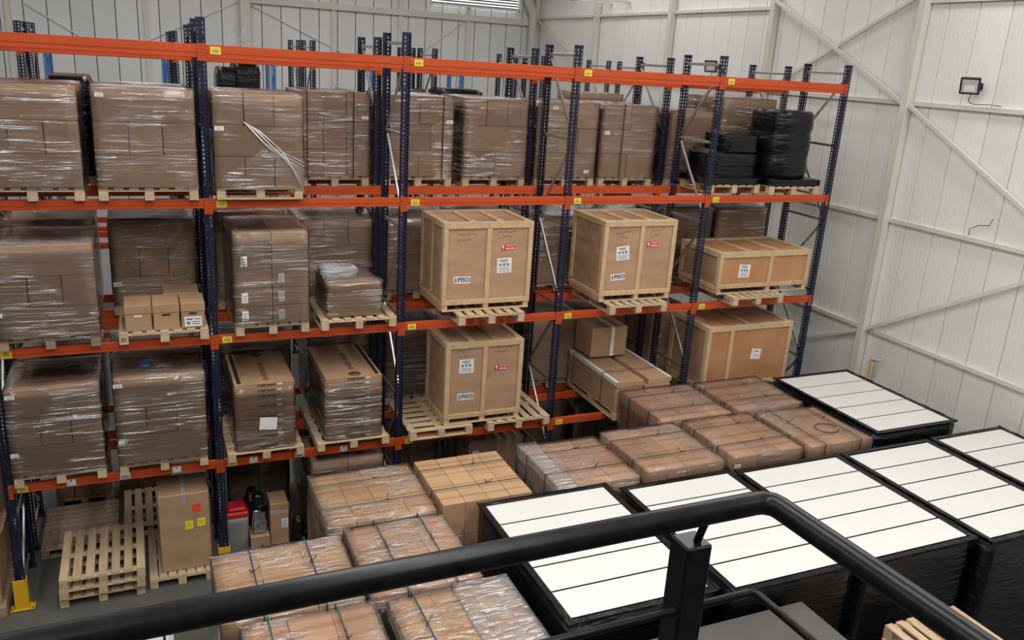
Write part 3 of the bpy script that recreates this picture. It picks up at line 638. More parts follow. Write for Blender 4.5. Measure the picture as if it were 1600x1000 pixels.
# ---------------------------------------------------------------- crates
def crate(label, x0, x1, y0, y1, z, h, split=0.5, ply='plywood', skid=0.09, side_split=True, top_n=3, side_ply=None, stickers=(), name='wooden_crate', bt=0.07):
    t = thing(name, label, 'crate', ((x0 + x1) / 2, (y0 + y1) / 2, z)); w, d = x1 - x0, y1 - y0; side_ply = side_ply or ply
    th = 0.022
    # skid
    for x in (-w / 2 + 0.05, (split - 0.5) * w, w / 2 - 0.05): ob('skid', box(0.08, d - 0.02, skid, 'batten'), t, (x, 0, skid / 2))
    for y in (-d / 2 + 0.03, d / 2 - 0.03): ob('skid_board', box(w - 0.02, 0.06, 0.018, 'pine_x'), t, (0, y, 0.0095))
    zb, zt = skid, h; hz = zt - zb
    # panels
    xs = -w / 2 + w * split
    for a, b_ in ((-w / 2 + 0.01, xs), (xs, w / 2 - 0.01)):
        for s in (-1, 1): ob('panel', box(b_ - a, 0.012, hz - 0.03, ply, 0.001), t, ((a + b_) / 2, s * (d / 2 - th - 0.006), zb + hz / 2))
    for s in (-1, 1):
        if side_split:
            for a, b_ in ((-d / 2 + .03, 0), (0, d / 2 - .03)): ob('panel', box(0.012, b_ - a, hz - 0.03, side_ply, 0.001), t, (s * (w / 2 - th - 0.006), (a + b_) / 2, zb + hz / 2))
        else: ob('panel', box(0.012, d - 0.06, hz - 0.03, side_ply, 0.001), t, (s * (w / 2 - th - 0.006), 0, zb + hz / 2))
    ob('lid', box(w - 0.01, d - 0.01, 0.014, ply, 0.001), t, (0, 0, zt - 0.012))
    # battens front and back
    for s in (-1, 1):
        y = s * (d / 2 - th / 2)
        ob('batten', box(w, th, bt, 'batten'), t, (0, y, zt - bt / 2)); ob('batten', box(w, th, bt, 'batten'), t, (0, y, zb + bt / 2))
        for x in (-w / 2 + bt / 2, xs, w / 2 - bt / 2): ob('batten', box(bt, th, hz - 2 * bt, 'batten'), t, (x, y, zb + hz / 2))
        x = s * (w / 2 - th / 2)
        for q in (zt - bt / 2, zb + bt / 2 - skid * 0.3): ob('batten', box(th, d - 2 * th, bt, 'batten'), t, (x, 0, q))
        for y2 in ((-d / 2 + th + bt / 2), 0, (d / 2 - th - bt / 2)):
            if y2 == 0 and not side_split: continue
            ob('batten', box(th, bt, hz - 2 * bt, 'batten'), t, (x, y2, zb + hz / 2))
        # top edges
        ob('lid_batten', box(w, 0.09, 0.02, 'pine_x'), t, (0, s * (d / 2 - 0.045), zt + 0.005))
    for k in range(top_n + 1): ob('lid_batten', box(0.09, d - 0.18, 0.02, 'batten'), t, (-w / 2 + 0.045 + k * (w - 0.09) / top_n, 0, zt + 0.005))
    yf = -d / 2 + th - 0.002
    for kind, sx, sz, rot in stickers:
        px, pz = -w / 2 + w * sx, h * sz
        if kind == 'piso':
            s = ob('floor_sticker', box(0.24, 0.003, 0.10, 'paper', 0.0004), t, (px, yf, pz), (0, R(rot), 0)); s['label'] = 'white sticker lettered PISO with a down arrow'
            ob('lettering', textmesh('PISO', 0.088, 'ink'), s, (0.028, -0.0025, 0.0), (R(90), 0, 0))
            ob('down_arrow', pymesh('arrow', [(-.008, 0, .032), (.008, 0, .032), (.008, 0, -.004), (.02, 0, -.004), (0, 0, -.024), (-.02, 0, -.004), (-.008, 0, -.004), (-.022, 0, -.028), (.022, 0, -.028), (.022, 0, -.034), (-.022, 0, -.034)], [(0, 6, 2, 1), (5, 4, 3), (7, 10, 9, 8)], 'ink'), s, (-0.09, -0.0025, 0))
        elif kind == 'fragil':
            s = ob('fragile_sticker', box(0.20, 0.003, 0.085, 'sticker_red', 0.0004), t, (px, yf, pz), (0, R(rot), 0)); s['label'] = 'red sticker lettered FRAGIL with a wine glass'
            ob('lettering', textmesh('FRÁGIL', 0.042, 'paper'), s, (0.03, -0.0025, -0.02), (R(90), 0, 0))
            ob('lettering', textmesh('CUIDADO', 0.028, 'paper'), s, (0.03, -0.0025, 0.024), (R(90), 0, 0))
            ob('wine_glass', pymesh('g', [(-.02, 0, .03), (.02, 0, .03), (.012, 0, 0), (.003, 0, -.008), (.003, 0, -.026), (.014, 0, -.032), (-.014, 0, -.032), (-.003, 0, -.026), (-.003, 0, -.008), (-.012, 0, 0)], [tuple(range(9, -1, -1))], 'paper'), s, (-0.072, -0.0025, 0))
        elif kind == 'sheet':
            s = ob('shipping_label', box(0.22, 0.003, 0.21, 'paper', 0.0004), t, (px, yf, pz), (0, R(rot), 0)); s['label'] = 'white printed shipping sheet'
            sp = [((-0.01, -0.0025, 0.075), (0.12, 0.001, 0.016)), ((0.0, -0.0025, 0.05), (0.09, 0.001, 0.01))] + [((-0.06 + 0.055 * i, -0.0025, 0.012), (0.034, 0.001, 0.036)) for i in range(3)] + [((0, -0.0025, -0.035 - 0.022 * i), (0.16 - 0.03 * (i % 2), 0.001, 0.007)) for i in range(3)]
            ob('print_lines', boxes('pl', sp, 'ink_grey', 0.0002), s)
        elif kind == 'scrawl':
            V = []; F = []
            for row in range(2):
                pth = [(-0.15 + 0.016 * i, 0, 0.035 * (0.5 - row) * 2 + random.uniform(-0.02, 0.02)) for i in range(18 - 5 * row)]
                v, f = tubegeo(pth, 0.0035, 4); q = len(V); V += v; F += [tuple(i + q for i in g) for g in f]
            ob('marker_scrawl', pymesh('s', V, F, 'ink_brown'), t, (px, yf + 0.002, pz), (0, R(rot), 0))
        elif kind == 'note':
            s = ob('paper_note', box(0.20, 0.003, 0.18, 'paper', 0.0004), t, (px, yf, pz), (0, R(rot), 0))
            ob('print_lines', boxes('pl', [((0, -0.0025, 0.05), (0.08, 0.001, 0.02)), ((0.01, -0.0025, -0.03), (0.09, 0.001, 0.008))], 'ink_grey', 0.0002), s)
    return t
zp = LV[2] + 0.146
crate('square plywood crate with lower sheet and PISO sticker on middle shelf, third bay', 5.33, 6.65, -0.1, 0.9, zp, 1.22, stickers=[('scrawl', 0.27, 0.85, 0), ('scrawl', 0.72, 0.87, -4), ('fragil', 0.72, 0.72, -3), ('sheet', 0.69, 0.51, -2), ('piso', 0.22, 0.36, 2)])
pallet('pine pallet jutting out beneath the square crate, third bay middle shelf', 5.52, 6.50, -0.30, 0.9, LV[2])
crate('square plywood crate with dark side panel on middle shelf, fourth bay', 7.79, 9.04, -0.1, 0.9, zp, 1.20, 0.52, side_split=False, side_ply='plywood', stickers=[('scrawl', 0.28, 0.84, -8), ('scrawl', 0.75, 0.86, -10), ('sheet', 0.28, 0.61, -5), ('fragil', 0.68, 0.71, -4), ('piso', 0.24, 0.31, -4)])
pallet('pine pallet jutting out beneath the dark-sided crate, fourth bay middle shelf', 7.88, 8.88, -0.30, 0.9, LV[2])
crate('long low crate with reddish plywood panels on middle shelf, last bay', 9.92, 11.75, -0.1, 0.98, zp, 0.66, 0.56, ply='plywood_red', side_split=False, side_ply='plywood', stickers=[('sheet', 0.28, 0.55, 2)])
pallet('pine pallet beneath the long low crate on middle shelf, last bay', 10.12, 11.12, -0.30, 0.9, LV[2])
zp = LV[3] + 0.146
crate('plywood crate with sheet above PISO sticker on lowest shelf, third bay', 5.43, 6.62, -0.1, 0.78, zp, 1.22, side_split=False, stickers=[('scrawl', 0.25, 0.88, -5), ('scrawl', 0.75, 0.9, 4), ('sheet', 0.27, 0.72, 0), ('fragil', 0.72, 0.67, 1), ('piso', 0.27, 0.34, 1)])
pallet('wide-gapped pine pallet beneath one side of lowest-shelf crate next to bare frame', 4.92, 5.86, -0.16, 1.0, LV[3], R(90))
pallet('wide-gapped pine pallet beneath lowest-shelf crate on the panel wall side', 6.10, 7.10, -0.16, 1.0, LV[3])
crate('largest crate with one wide and one narrow plywood panel on lowest shelf', 9.89, 11.61, -0.1, 0.95, LV[3] + 0.146, 1.14, 0.28, ply='plywood_red', side_split=False, side_ply='kraft', top_n=2, stickers=[('note', 0.60, 0.55, 6)])
pallet('pine pallet beneath the largest crate on lowest shelf, last bay', 10.0, 11.5, -0.12, 0.95, LV[3])

# ---------------------------------------------------------------- lowest shelf
z = LV[3]
load('wrapped carton load on lowest shelf above the stacked empty pallets', 0.085, 1.07, YF, 0.95, z, [(0.365, 1), (0.365, 3), (0.36, 1)], film='film_heavy', stickers=[(0.06, 0.93, 0.1, 0.05), (0.05, 0.26, 0.1, 0.05)], disp=0.014)
t = load('wrapped carton load with blue cap on top, lowest shelf above tall box', 1.22, 2.25, YF, 0.95, z, [(0.365, 1), (0.365, 3), (0.39, 1)], film='film_heavy', stickers=[(0.05, 0.93, 0.1, 0.05), (0.06, 0.27, 0.1, 0.05)], disp=0.014)
ob('blue_cap', tube('cap', [(0, 0, 0), (0, 0, 0.05)], 0.065, 'blue_plastic', 16), t, (-0.15, -0.15, 1.27))
def flats(label, x0, x1, y0, y1, z, n, h, flip=False, stripe=-1, film='film'):
    w, d = x1 - x0, y1 - y0
    t = thing('flat_carton_stack', label, 'cartons', ((x0 + x1) / 2, (y0 + y1) / 2, z))
    pr_ = ob('pallet_base', box(w, 0.10, 0.02, 'pine_x'), t, (0, 0, 0.09)); pallet_parts(pr_, w + 0.22, d + 0.06, 'pine', 7, -0.09, 'skid')
    for k in range(n):
        c = ob('flat_carton', box(w - random.uniform(0, 0.012), d - 0.01, h - 0.004, 'kraft', 0.004), t, (random.uniform(-.006, .006), random.uniform(-.006, .006), 0.124 + h * (k + .5)))
        if k % 2 == 0 or k > n - 4: ob('lettering', textmesh('TYRES DRIVE', 0.04, 'ink'), c, (0.02, -d / 2 + 0.001, 0), (R(90), 0, 0))
        if k % 3 != 1: ob('white_tag', box(0.06, 0.002, 0.022, 'paper', 0.0003), c, (w * 0.25, -d / 2 + 0.003, 0.005))
    zt = 0.124 + h * n
    ob('printed_emblem', tube('e', [(0, 0, 0), (0, 0, 0.001)], 0.085, 'ink_brown', 24), c, (0.03, (0.42 if not flip else -0.42) * d, h / 2 - 0.002))
    ob('printed_letters', boxes('pl', [((0, -0.4 + 0.075 * i, 0), (0.075 - 0.02 * (i % 3 == 1), 0.05, 0.001)) for i in range(9)], 'ink_brown', 0.0002), c, (0.03, 0.05 if flip else -0.06, h / 2 - 0.0015))
    ob('printed_stripe', boxes('st', [((0, 0, 0), (0.05, d * 0.94, 0.001))], 'ink', 0.0002), c, (stripe * (w / 2 - 0.06), 0, h / 2 - 0.0015))
    seedc[0] += 1
    ob('stretch_film', shell(w + 0.012, d + 0.012, h * (n - 1.2), seedc[0], 0.014, film), t, (0, 0, 0.14))
    return t
t = flats('stack of flat printed cartons with paper note taped to front, lowest shelf', 2.60, 3.35, YF, 1.08, z, 13, 0.072)
s = ob('paper_note', box(0.22, 0.003, 0.17, 'paper', 0.0004), t, (0.03, -0.615, 0.50), (0, R(6), 0))
t = flats('stack of flat printed cartons under thicker film, lowest shelf by brace frame', 3.75, 4.52, -0.1, 1.24, z, 13, 0.07, True, 1, 'film_heavy')
z2 = LV2[3]
load('wrapped carton load on second row lowest shelf, end bay', 0.08, 1.06, YF2, YB2, z2, [(0.34, 2)] * 3, film='film_heavy', material='carton_red')
load('wrapped carton load on second row lowest shelf behind the blue-capped load', 1.16, 2.22, YF2, YB2, z2, [(0.34, 3)] * 3, film='film_heavy', material='carton_red')
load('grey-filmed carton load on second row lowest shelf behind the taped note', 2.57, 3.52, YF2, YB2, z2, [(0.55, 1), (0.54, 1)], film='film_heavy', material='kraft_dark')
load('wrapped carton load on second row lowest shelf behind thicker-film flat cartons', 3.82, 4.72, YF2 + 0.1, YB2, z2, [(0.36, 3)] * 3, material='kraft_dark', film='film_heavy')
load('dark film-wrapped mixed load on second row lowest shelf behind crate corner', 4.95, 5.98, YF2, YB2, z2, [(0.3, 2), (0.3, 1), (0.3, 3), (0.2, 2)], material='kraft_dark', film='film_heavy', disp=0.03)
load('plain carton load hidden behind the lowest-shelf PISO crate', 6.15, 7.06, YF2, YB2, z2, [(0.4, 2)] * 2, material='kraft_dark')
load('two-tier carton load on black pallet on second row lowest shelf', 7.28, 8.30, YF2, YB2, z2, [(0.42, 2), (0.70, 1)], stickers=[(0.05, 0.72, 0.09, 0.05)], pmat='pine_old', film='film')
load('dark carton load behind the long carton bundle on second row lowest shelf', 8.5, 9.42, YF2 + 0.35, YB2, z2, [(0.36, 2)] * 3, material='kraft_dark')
load('tall narrow carton column on second row lowest shelf beside largest crate', 9.72, 10.5, YF2, YB2, z2, [(0.40, 1), (0.36, 1), (0.36, 1)], stickers=[(0.2, 0.55, 0.09, 0.06), (0.2, 0.2, 0.09, 0.06)], film=None)
# long carton bundle
t = thing('long_carton_bundle', 'bundle of long flat cartons with white edge protector on lowest shelf', 'cartons', (8.60, 0.45, z))
pr_ = ob('pallet_base', box(0.96, 0.10, 0.02, 'pine_x'), t, (0, 0, 0.112)); pallet_parts(pr_, 0.98, 1.56, 'pine', 7, -0.112)
for k in range(5):
    for sx, ww in ((-0.25, 0.48), (0.25, 0.46)):
        if k == 4 and sx > 0: ww = 0.40
        ob('long_carton', box(ww, 1.56 + random.uniform(-.02, .02), 0.094, 'kraft', 0.004), t, (sx + (0.04 if (k == 4 and sx > 0) else 0), random.uniform(-.02, .02), 0.148 + 0.097 * (k + .5)))
ob('edge_protector', boxes('ep', [((-0.475, 0, 0.638), (0.05, 1.55, 0.008)), ((-0.497, 0, 0.605), (0.008, 1.55, 0.06))], 'white_board', 0.002), t)
ob('edge_protector', boxes('ep', [((0.475, 0, 0.638), (0.05, 1.55, 0.008)), ((0.497, 0, 0.605), (0.008, 1.55, 0.06))], 'white_board', 0.002), t)
for fr in (0.25, 0.85): strap(t, 1.0, 1.56, 0.15, 0.485, 'x', fr, 'strap_black', False)
t = thing('taped_carton', 'square carton with white tape standing on the long carton bundle', 'carton', (8.52, 0.95, z + 0.672))
ob('body', box(0.66, 0.55, 0.50, 'kraft', 0.008), t, (0, 0, 0.25)); ob('tape', boxes('tp', [((0.06, -0.277, 0.25), (0.06, 0.003, 0.49)), ((0.06, 0, 0.501), (0.06, 0.55, 0.003))], 'paper', 0.0005), t)

# ---------------------------------------------------------------- floor, end bay
for k in range(3):
    pallet(['lowest empty pine pallet of the stack in the end bay', 'middle empty pine pallet of the stack in the end bay', 'topmost empty pine pallet of the stack in the end bay'][k], 0.42 + 0.01 * k, 1.40 + 0.01 * k, -0.22 + (0.05 if k == 0 else 0), 0.96, 0.002 + 0.1455 * k, group='empty pallets stacked in the end bay')
pallet('weathered closely boarded pallet lying behind the stacked empty pallets', 0.12, 1.08, 1.06, 2.24, 0.0, R(90), 'pine_old', 9)
for k in range(2): pallet(['lower', 'upper'][k] + ' of two empty pallets behind the tall box with notes', 1.16, 2.12, 1.12, 2.22, 0.1455 * k, group='pallets behind the tall box')
pallet('pine pallet on floor carrying the tall box with coloured notes', 1.46, 2.25, -0.10, 1.05, 0.0)
t = thing('tall_carton', 'tall brown box with one red and two yellow notes', 'carton', (1.93, 0.30, 0.146))
ob('body', box(0.62, 0.58, 1.12, 'kraft', 0.01), t, (0, 0, 0.56)); ob('tape', boxes('tp', [((0, 0, 1.122), (0.055, 0.58, 0.003)), ((0, -0.291, 1.05), (0.055, 0.003, 0.14))], 'film_bag', 0.0005), t)
for x, zz, mt in ((0.15, 0.90, 'note_red'), (0.20, 0.68, 'note_yellow'), (0.05, 0.66, 'note_yellow')):
    s = ob('note', box(0.10, 0.003, 0.12, mt, 0.0004), t, (x, -0.292, zz)); ob('print_lines', boxes('pl', [((0, -0.0025, 0.02), (0.06, 0.001, 0.006)), ((0, -0.0025, -0.01), (0.06, 0.001, 0.006))], 'ink_grey', 0.0002), s)
load('three-column carton load on floor of second row behind weathered pallet', 0.22, 0.98, 2.45, 3.2, 0, [(0.3, 3), (0.3, 3), (0.3, 3)], film=None)
load('carton load on floor of second row behind the tall box', 1.10, 1.85, 2.45, 3.2, 0, [(0.3, 3), (0.3, 3), (0.3, 3)], film=None)
# open cartons left of the first frame
t = thing('open_carton', 'open brown carton with flaps on floor outside end frame', 'carton', (-0.66, 0.35, 0.148))
ob('body', boxes('oc', [((0, -0.4, 0.4), (0.9, 0.01, 0.8)), ((0, 0.4, 0.4), (0.9, 0.01, 0.8)), ((-0.45, 0, 0.4), (0.01, 0.8, 0.8)), ((0.45, 0, 0.4), (0.01, 0.8, 0.8)), ((0, 0, 0.01), (0.9, 0.8, 0.01))], 'kraft'), t)
for a, loc, rot in (((0.88, 0.01, 0.25), (0, -0.48, 0.88), (R(50), 0, 0)), ((0.01, 0.78, 0.25), (0.50, 0, 0.90), (0, R(25), 0))): ob('flap', box(*a, 'kraft', 0.002), t, loc, rot)
pallet('pine pallet under the open carton outside end frame', -1.15, -0.16, -0.15, 0.9, 0.0, material='pine_old')
load('carton load standing behind the open carton outside end frame', -1.1, -0.15, 0.95, 1.85, 0, [(0.37, 2)] * 4, film='film')
# ---------------------------------------------------------------- floor, second bay clutter
t = thing('swing_bin', 'pale grey bin with red lid on floor among clutter', 'bin', (2.62, 0.45, 0.0))
ob('body', shell(0.26, 0.26, 0.62, 1.1, 0.004, 'grey_plastic', 6, True, taper=-0.10), t); ob('lid', boxes('l', [((0, 0, 0.66), (0.30, 0.30, 0.09)), ((0, 0, 0.73), (0.24, 0.24, 0.06))], 'red_plastic', 0.02), t)
t = thing('carton', 'low carton printed with small mark beside red-lidded bin', 'carton', (2.90, 0.35, 0.0))
ob('body', box(0.26, 0.34, 0.36, 'kraft', 0.008), t, (0, 0, 0.18)); ob('printed_mark', boxes('pm', [((0.02, -0.171, 0.2), (0.04, 0.002, 0.05))], 'ink_brown', 0.001), t)
t = thing('foil_bag', 'shiny silver and black foil bag heaped on the low carton', 'bag', (2.90, 0.36, 0.376))
ob('foil', shell(0.16, 0.20, 0.34, 6.6, 0.045, 'silver_foil', 9, True, taper=0.2, fq=9), t); ob('black_bag', shell(0.14, 0.18, 0.26, 9.6, 0.05, 'black_film', 9, True, taper=0.3, fq=9), t, (0, 0.02, 0.28))
t = thing('narrow_carton', 'narrow upright taped carton with white address label on clutter floor', 'carton', (3.17, 0.42, 0.0))
ob('body', box(0.25, 0.36, 0.80, 'kraft', 0.008), t, (0, 0, 0.40)); ob('tape', boxes('tp', [((0, -0.181, 0.66), (0.25, 0.003, 0.06))], 'film_bag', 0.0005), t)
s = ob('address_label', box(0.09, 0.003, 0.14, 'paper', 0.0004), t, (0.07, -0.182, 0.48)); ob('print_lines', boxes('pl', [((0, -0.0025, -0.05 + 0.022 * i), (0.07, 0.001, 0.008)) for i in range(5)], 'ink_grey', 0.0002), s)
bag('black plastic sack on floor beside narrow upright carton', 3.43, 0.30, 0.02, 0.10, 'black_film', 7.7, 'black_sack', 0.5)
bag('black plastic sack on floor behind red-lidded bin', 2.86, 0.80, 0.02, 0.20, 'black_film', 3.7, 'black_sack', 0.7)
load('red-brown wrapped carton load on floor beneath the flat carton stacks', 3.60, 4.62, 0.12, 1.0, 0, [(0.42, 2), (0.42, 2), (0.42, 2)], material='carton_red', film='film_heavy')
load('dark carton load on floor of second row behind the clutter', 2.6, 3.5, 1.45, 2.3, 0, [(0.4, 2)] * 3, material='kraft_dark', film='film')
for k, (x0, x1, lb) in enumerate(((3.7, 4.65, 'behind the red-brown wrapped load'), (4.95, 5.9, 'behind the gold stack'), (6.1, 7.05, 'beneath the plain hidden cartons'), (7.35, 8.3, 'beneath the load on black pallet'), (8.45, 9.4, 'beneath the long carton bundle'))):  # unseen dark loads added to blacken the gaps behind the lower bays
    load('added dark carton load on second row floor ' + lb, x0, x1, 1.45, 2.3, 0, [(0.38, 2)] * 3, material='kraft_dark', film='film')
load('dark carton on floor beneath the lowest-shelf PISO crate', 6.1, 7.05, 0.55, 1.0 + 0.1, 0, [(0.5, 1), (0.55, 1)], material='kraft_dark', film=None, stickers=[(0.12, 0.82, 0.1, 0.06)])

# ================================================================== FLOOR STACKS IN FRONT
ZT = 2.2
def stack(label, x0, x1, y0, y1, nx, ny, straps, material='carton_red', film='film', zt=ZT, stickers=(), disp=0.012):
    hr = (zt - 0.148) / 5
    return load(label, x0, x1, y0, y1, 0, [(hr, nx)] * 5, ny, film, straps, 'std', 'wrapped_pallet_stack', 'pallet stack', material, stickers, disp=disp, gap=0.004)
SX = lambda m, a=0.27, b=0.72: [('x', a, m), ('x', b, m)]
SY = lambda m, a=0.25, b=0.75: [('y', a, m), ('y', b, m)]
stack('tall stack under glossy film with two green straps beside gold cartons', 3.22, 4.39, -2.86, -1.72, 4, 4, SX('strap_green'), film='film_heavy', material='carton_gold', disp=0.02)
stack('gold carton stack with bare top and two black straps', 4.48, 5.56, -2.80, -1.71, 4, 4, SX('strap_black'), film=None, material='carton_gold')
t = stack('carton stack with film band down one edge behind white-topped piles', 5.88, 6.98, -2.84, -1.68, 3, 4, SX('strap_black'), stickers=[(0.06, 0.94, 0.1, 0.05)])
ob('film_band', shell(0.26, 1.20, 2.07, 33.3, 0.012, 'film_dense', 10), t, (-0.435, 0, 0.16))
stack('strapped carton stack standing between film-banded stack and white stickered stack', 7.12, 8.28, -2.80, -1.60, 4, 4, SX('strap_black'))
stack('strapped carton stack with crumpled film corner, sharing row with strap coil stack', 8.44, 9.58, -2.78, -1.60, 3, 3, SX('strap_black'), stickers=[(0.05, 0.94, 0.1, 0.05)])
stack('strapped carton stack standing before the long carton bundle', 8.16, 9.38, -1.52, -0.36, 3, 4, SX('strap_black'), stickers=[])
stack('strapped carton stack standing before the largest crate', 9.50, 10.72, -1.50, -0.38, 3, 3, SX('strap_black'))
t = stack('carton stack with loose strap coil lying on top', 9.68, 10.78, -2.82, -1.66, 3, 2, SY('strap_black', 0.2, 0.78), material='carton_red')
ob('strap_coil', tube('coil', [(0.17 * math.cos(a), 0.15 * math.sin(a), 0.006 + 0.002 * math.sin(3 * a)) for a in [i * math.pi / 14 for i in range(27)]], 0.006, 'strap_black', 6), t, (0.08, -0.18, ZT + 0.02))
stack('glossy film stack with two blue straps nearest the empty pallets', 2.06, 3.28, -4.12, -3.04, 3, 3, SY('strap_blue', 0.28, 0.72), film='film_heavy', material='carton_gold', disp=0.02)
stack('creased film stack with two green straps beside black-sided white pile', 3.36, 4.42, -4.14, -2.93, 3, 4, SY('strap_green', 0.3, 0.75), film='film_heavy', material='carton_red', disp=0.02, zt=2.19, stickers=[(0.12, 0.93, 0.12, 0.06)])
stack('film stack with two green straps in front of the blue-strapped stack', 2.20, 3.32, -5.34, -4.20, 3, 3, SY('strap_green', 0.2, 0.72), film='film_heavy', material='carton_red', disp=0.02)
t = stack('film stack half covered by dense white film, one blue strap', 3.46, 4.60, -5.40, -4.24, 3, 3, [('y', 0.2, 'strap_blue')], film='film_heavy', material='carton_gold', disp=0.022)
ob('dense_film_band', shell(0.56, 1.20, 2.07, 31.3, 0.012, 'film_dense', 12), t, (0.31, 0, 0.16))
# white-topped black-wrapped piles
def pile(label, x0, x1, y0, y1, zt=ZT, n=5):
    w, d = x1 - x0, y1 - y0
    t = thing('white_board_pile', label, 'panel pile', ((x0 + x1) / 2, (y0 + y1) / 2, 0))
    for y in (-d / 2 + 0.1, 0, d / 2 - 0.1): ob('bearer', box(w - 0.1, 0.1, 0.10, 'pine_x'), t, (0, y, 0.05))
    seedc[0] += 1
    ob('black_film', shell(w - 0.05, d - 0.05, zt - 0.12, seedc[0], 0.02, 'black_film', 14), t, (0, 0, 0.1))
    e = 0.075; bw = (d - 2 * e) / n
    for k in range(n): ob('white_board', box(w - 2 * e, bw - 0.024, 0.008, 'white_board', 0.002), t, (0, -d / 2 + e + bw * (k + .5), zt + 0.014))
    fo = []
    for s in (-1, 1):
        fo += [((s * (w / 2 - 0.035), 0, zt + 0.016), (0.075, d, 0.02)), ((0, s * (d / 2 - 0.03), zt + 0.014), (w, 0.065, 0.018))]
    ob('folded_film_edge', boxes('fe', fo, 'black_film', 0.006), t)
    for s in (-1, 1):
        pth = [(s * (w / 2 - 0.01), -d / 2 + d * i / 24, zt + 0.018 + random.uniform(-.006, .008)) for i in range(25)]
        ob('film_roll_edge', tube('re', pth, 0.014, 'black_film', 6), t)
    return t
pile('white-topped black-wrapped pile with its flank exposed beside glossy stacks', 4.84, 6.46, -5.10, -2.90)
pile('white-topped black-wrapped pile standing before the film-banded carton stack', 6.56, 8.12, -5.20, -3.05)
pile('white-topped black-wrapped pile standing before the strap coil stack', 8.18, 9.82, -5.24, -3.10)
pile('white-topped black-wrapped pile next to the one against panel wall', 9.88, 11.46, -5.36, -3.12)
pile('white-topped black-wrapped pile against the panel wall', 11.54, 12.97, -5.40, -3.10)
pile('separate white-topped black-wrapped pile before the rack end frame', 10.92, 12.50, -2.78, -0.56)
# grey topped black load in the aisle
t = thing('grey_topped_load', 'black-wrapped load with grey cardboard top in front of white piles', 'pallet load', (6.42, -5.86, 0))
ob('bearer', box(1.7, 0.1, 0.10, 'pine_x'), t, (0, -0.4, 0.05)); ob('bearer', box(1.7, 0.1, 0.10, 'pine_x'), t, (0, 0.4, 0.05))
ob('black_film', shell(1.84, 1.16, 1.86, 12.3, 0.02, 'black_film', 12), t, (0, 0, 0.1)); ob('cover_sheet', box(1.86, 1.18, 0.012, 'grey_sheet', 0.002), t, (0, 0, 1.995))
# broken pallets stack
for k in range(11):
    pallet('worn pine pallet, ' + ('lowest', 'second from floor', 'third from floor', 'fourth from floor', 'fifth from floor', 'sixth from floor', 'seventh from floor', 'eighth from floor', 'ninth from floor', 'tenth from floor', 'topmost')[k] + ' of pile before the white piles', 8.36 + 0.02 * (k % 3), 9.36 + 0.02 * (k % 3), -6.55, -5.44 - 0.01 * (k % 2), 0.1455 * k, group='worn pallets piled before the white piles')
zz = 0.1455 * 11
for k in range(6):
    t = thing('loose_board', 'loose splintered pine board lying on the worn pallet pile', 'board', (8.55 + 0.13 * k, -5.95 - 0.03 * (k % 2), zz + 0.002), R(random.uniform(-2, 2)), 'loose boards on the worn pallet pile', box(0.09, 0.9, 0.02, 'pine'))
    t.location.z = zz + 0.012
t = thing('wood_block', 'short pine block standing on the worn pallet pile', 'block', (9.10, -5.46, zz + 0.05), 0.2, None, box(0.14, 0.10, 0.09, 'pine_x', 0.006)); t.location.z = zz + 0.045
# white bin at the aisle end
t = thing('white_cart', 'white rounded plastic cart with black rim by the glossy stacks', 'cart', (1.36, -2.70, 0))
ob('body', boxes('b', [((0, 0, 0.52), (0.66, 0.84, 0.92))], 'white_plastic', 0.05), t); ob('rim', boxes('r', [((0, 0.36, 0.985), (0.5, 0.03, 0.02)), ((0.24, 0, 0.985), (0.025, 0.72, 0.02)), ((-0.24, 0, 0.985), (0.025, 0.72, 0.02)), ((0, -0.36, 0.985), (0.5, 0.03, 0.02))], 'ink', 0.004), t)
for sx in (-1, 1):
    for sy in (-1, 1): ob('wheel', tube('w', [(sx * 0.26 - 0.02, sy * 0.34, 0.05), (sx * 0.26 + 0.02, sy * 0.34, 0.05)], 0.05, 'dark_metal', 12), t)

# ================================================================== FAR ROWS' GOODS
load('pale carton load on the third rack row near the panel wall', 10.45, 11.6, 6.12, 7.06, 4.95, [(0.41, 2)] * 3, material='kraft', film='film_heavy')
black_load('dark film-wrapped goods on the third rack row behind the wire star', 3.08, 3.9, 6.2, 7.0, 4.95, [(3.1, 3.45, 6.2, 7.0, 5.1, 6.45, 8), (3.38, 3.85, 6.2, 7.0, 5.1, 6.55, 8)])
for k, (x0, x1, h) in enumerate(((6.70, 7.08, 1.13), (7.35, 8.3, 1.16))):
    black_load(['dark wrapped goods on third rack row next to a post', 'long dark wrapped goods on third rack row beyond brace frame'][k], x0, x1, 6.15, 7.0, 4.95, [(x0, x1, 6.15, 7.0, 5.1, 5.1 + h, 8)])
bag('large clear plastic bag hanging full on the third rack row', 2.75, 6.55, 4.98, 0.36, 'film_bag', 6.1, 'plastic_bag', 1.5)
t = thing('wire_star', 'wire star ornament standing on dark goods of the third row', 'ornament', (3.62, 6.5, 6.62))
pts = []
for i in range(10):
    a = math.pi / 2 + i * math.pi / 5; r = 0.30 if i % 2 == 0 else 0.12; pts.append((r * math.cos(a), 0, 0.24 + r * math.sin(a)))
t2 = ob('star_outline', tube('st', pts, 0.006, 'steel_cream', 5, True), t)
for i in range(0, 10, 2): ob('star_spoke', tube('sp', [(0, 0, 0.24), pts[i]], 0.004, 'steel_cream', 4), t)

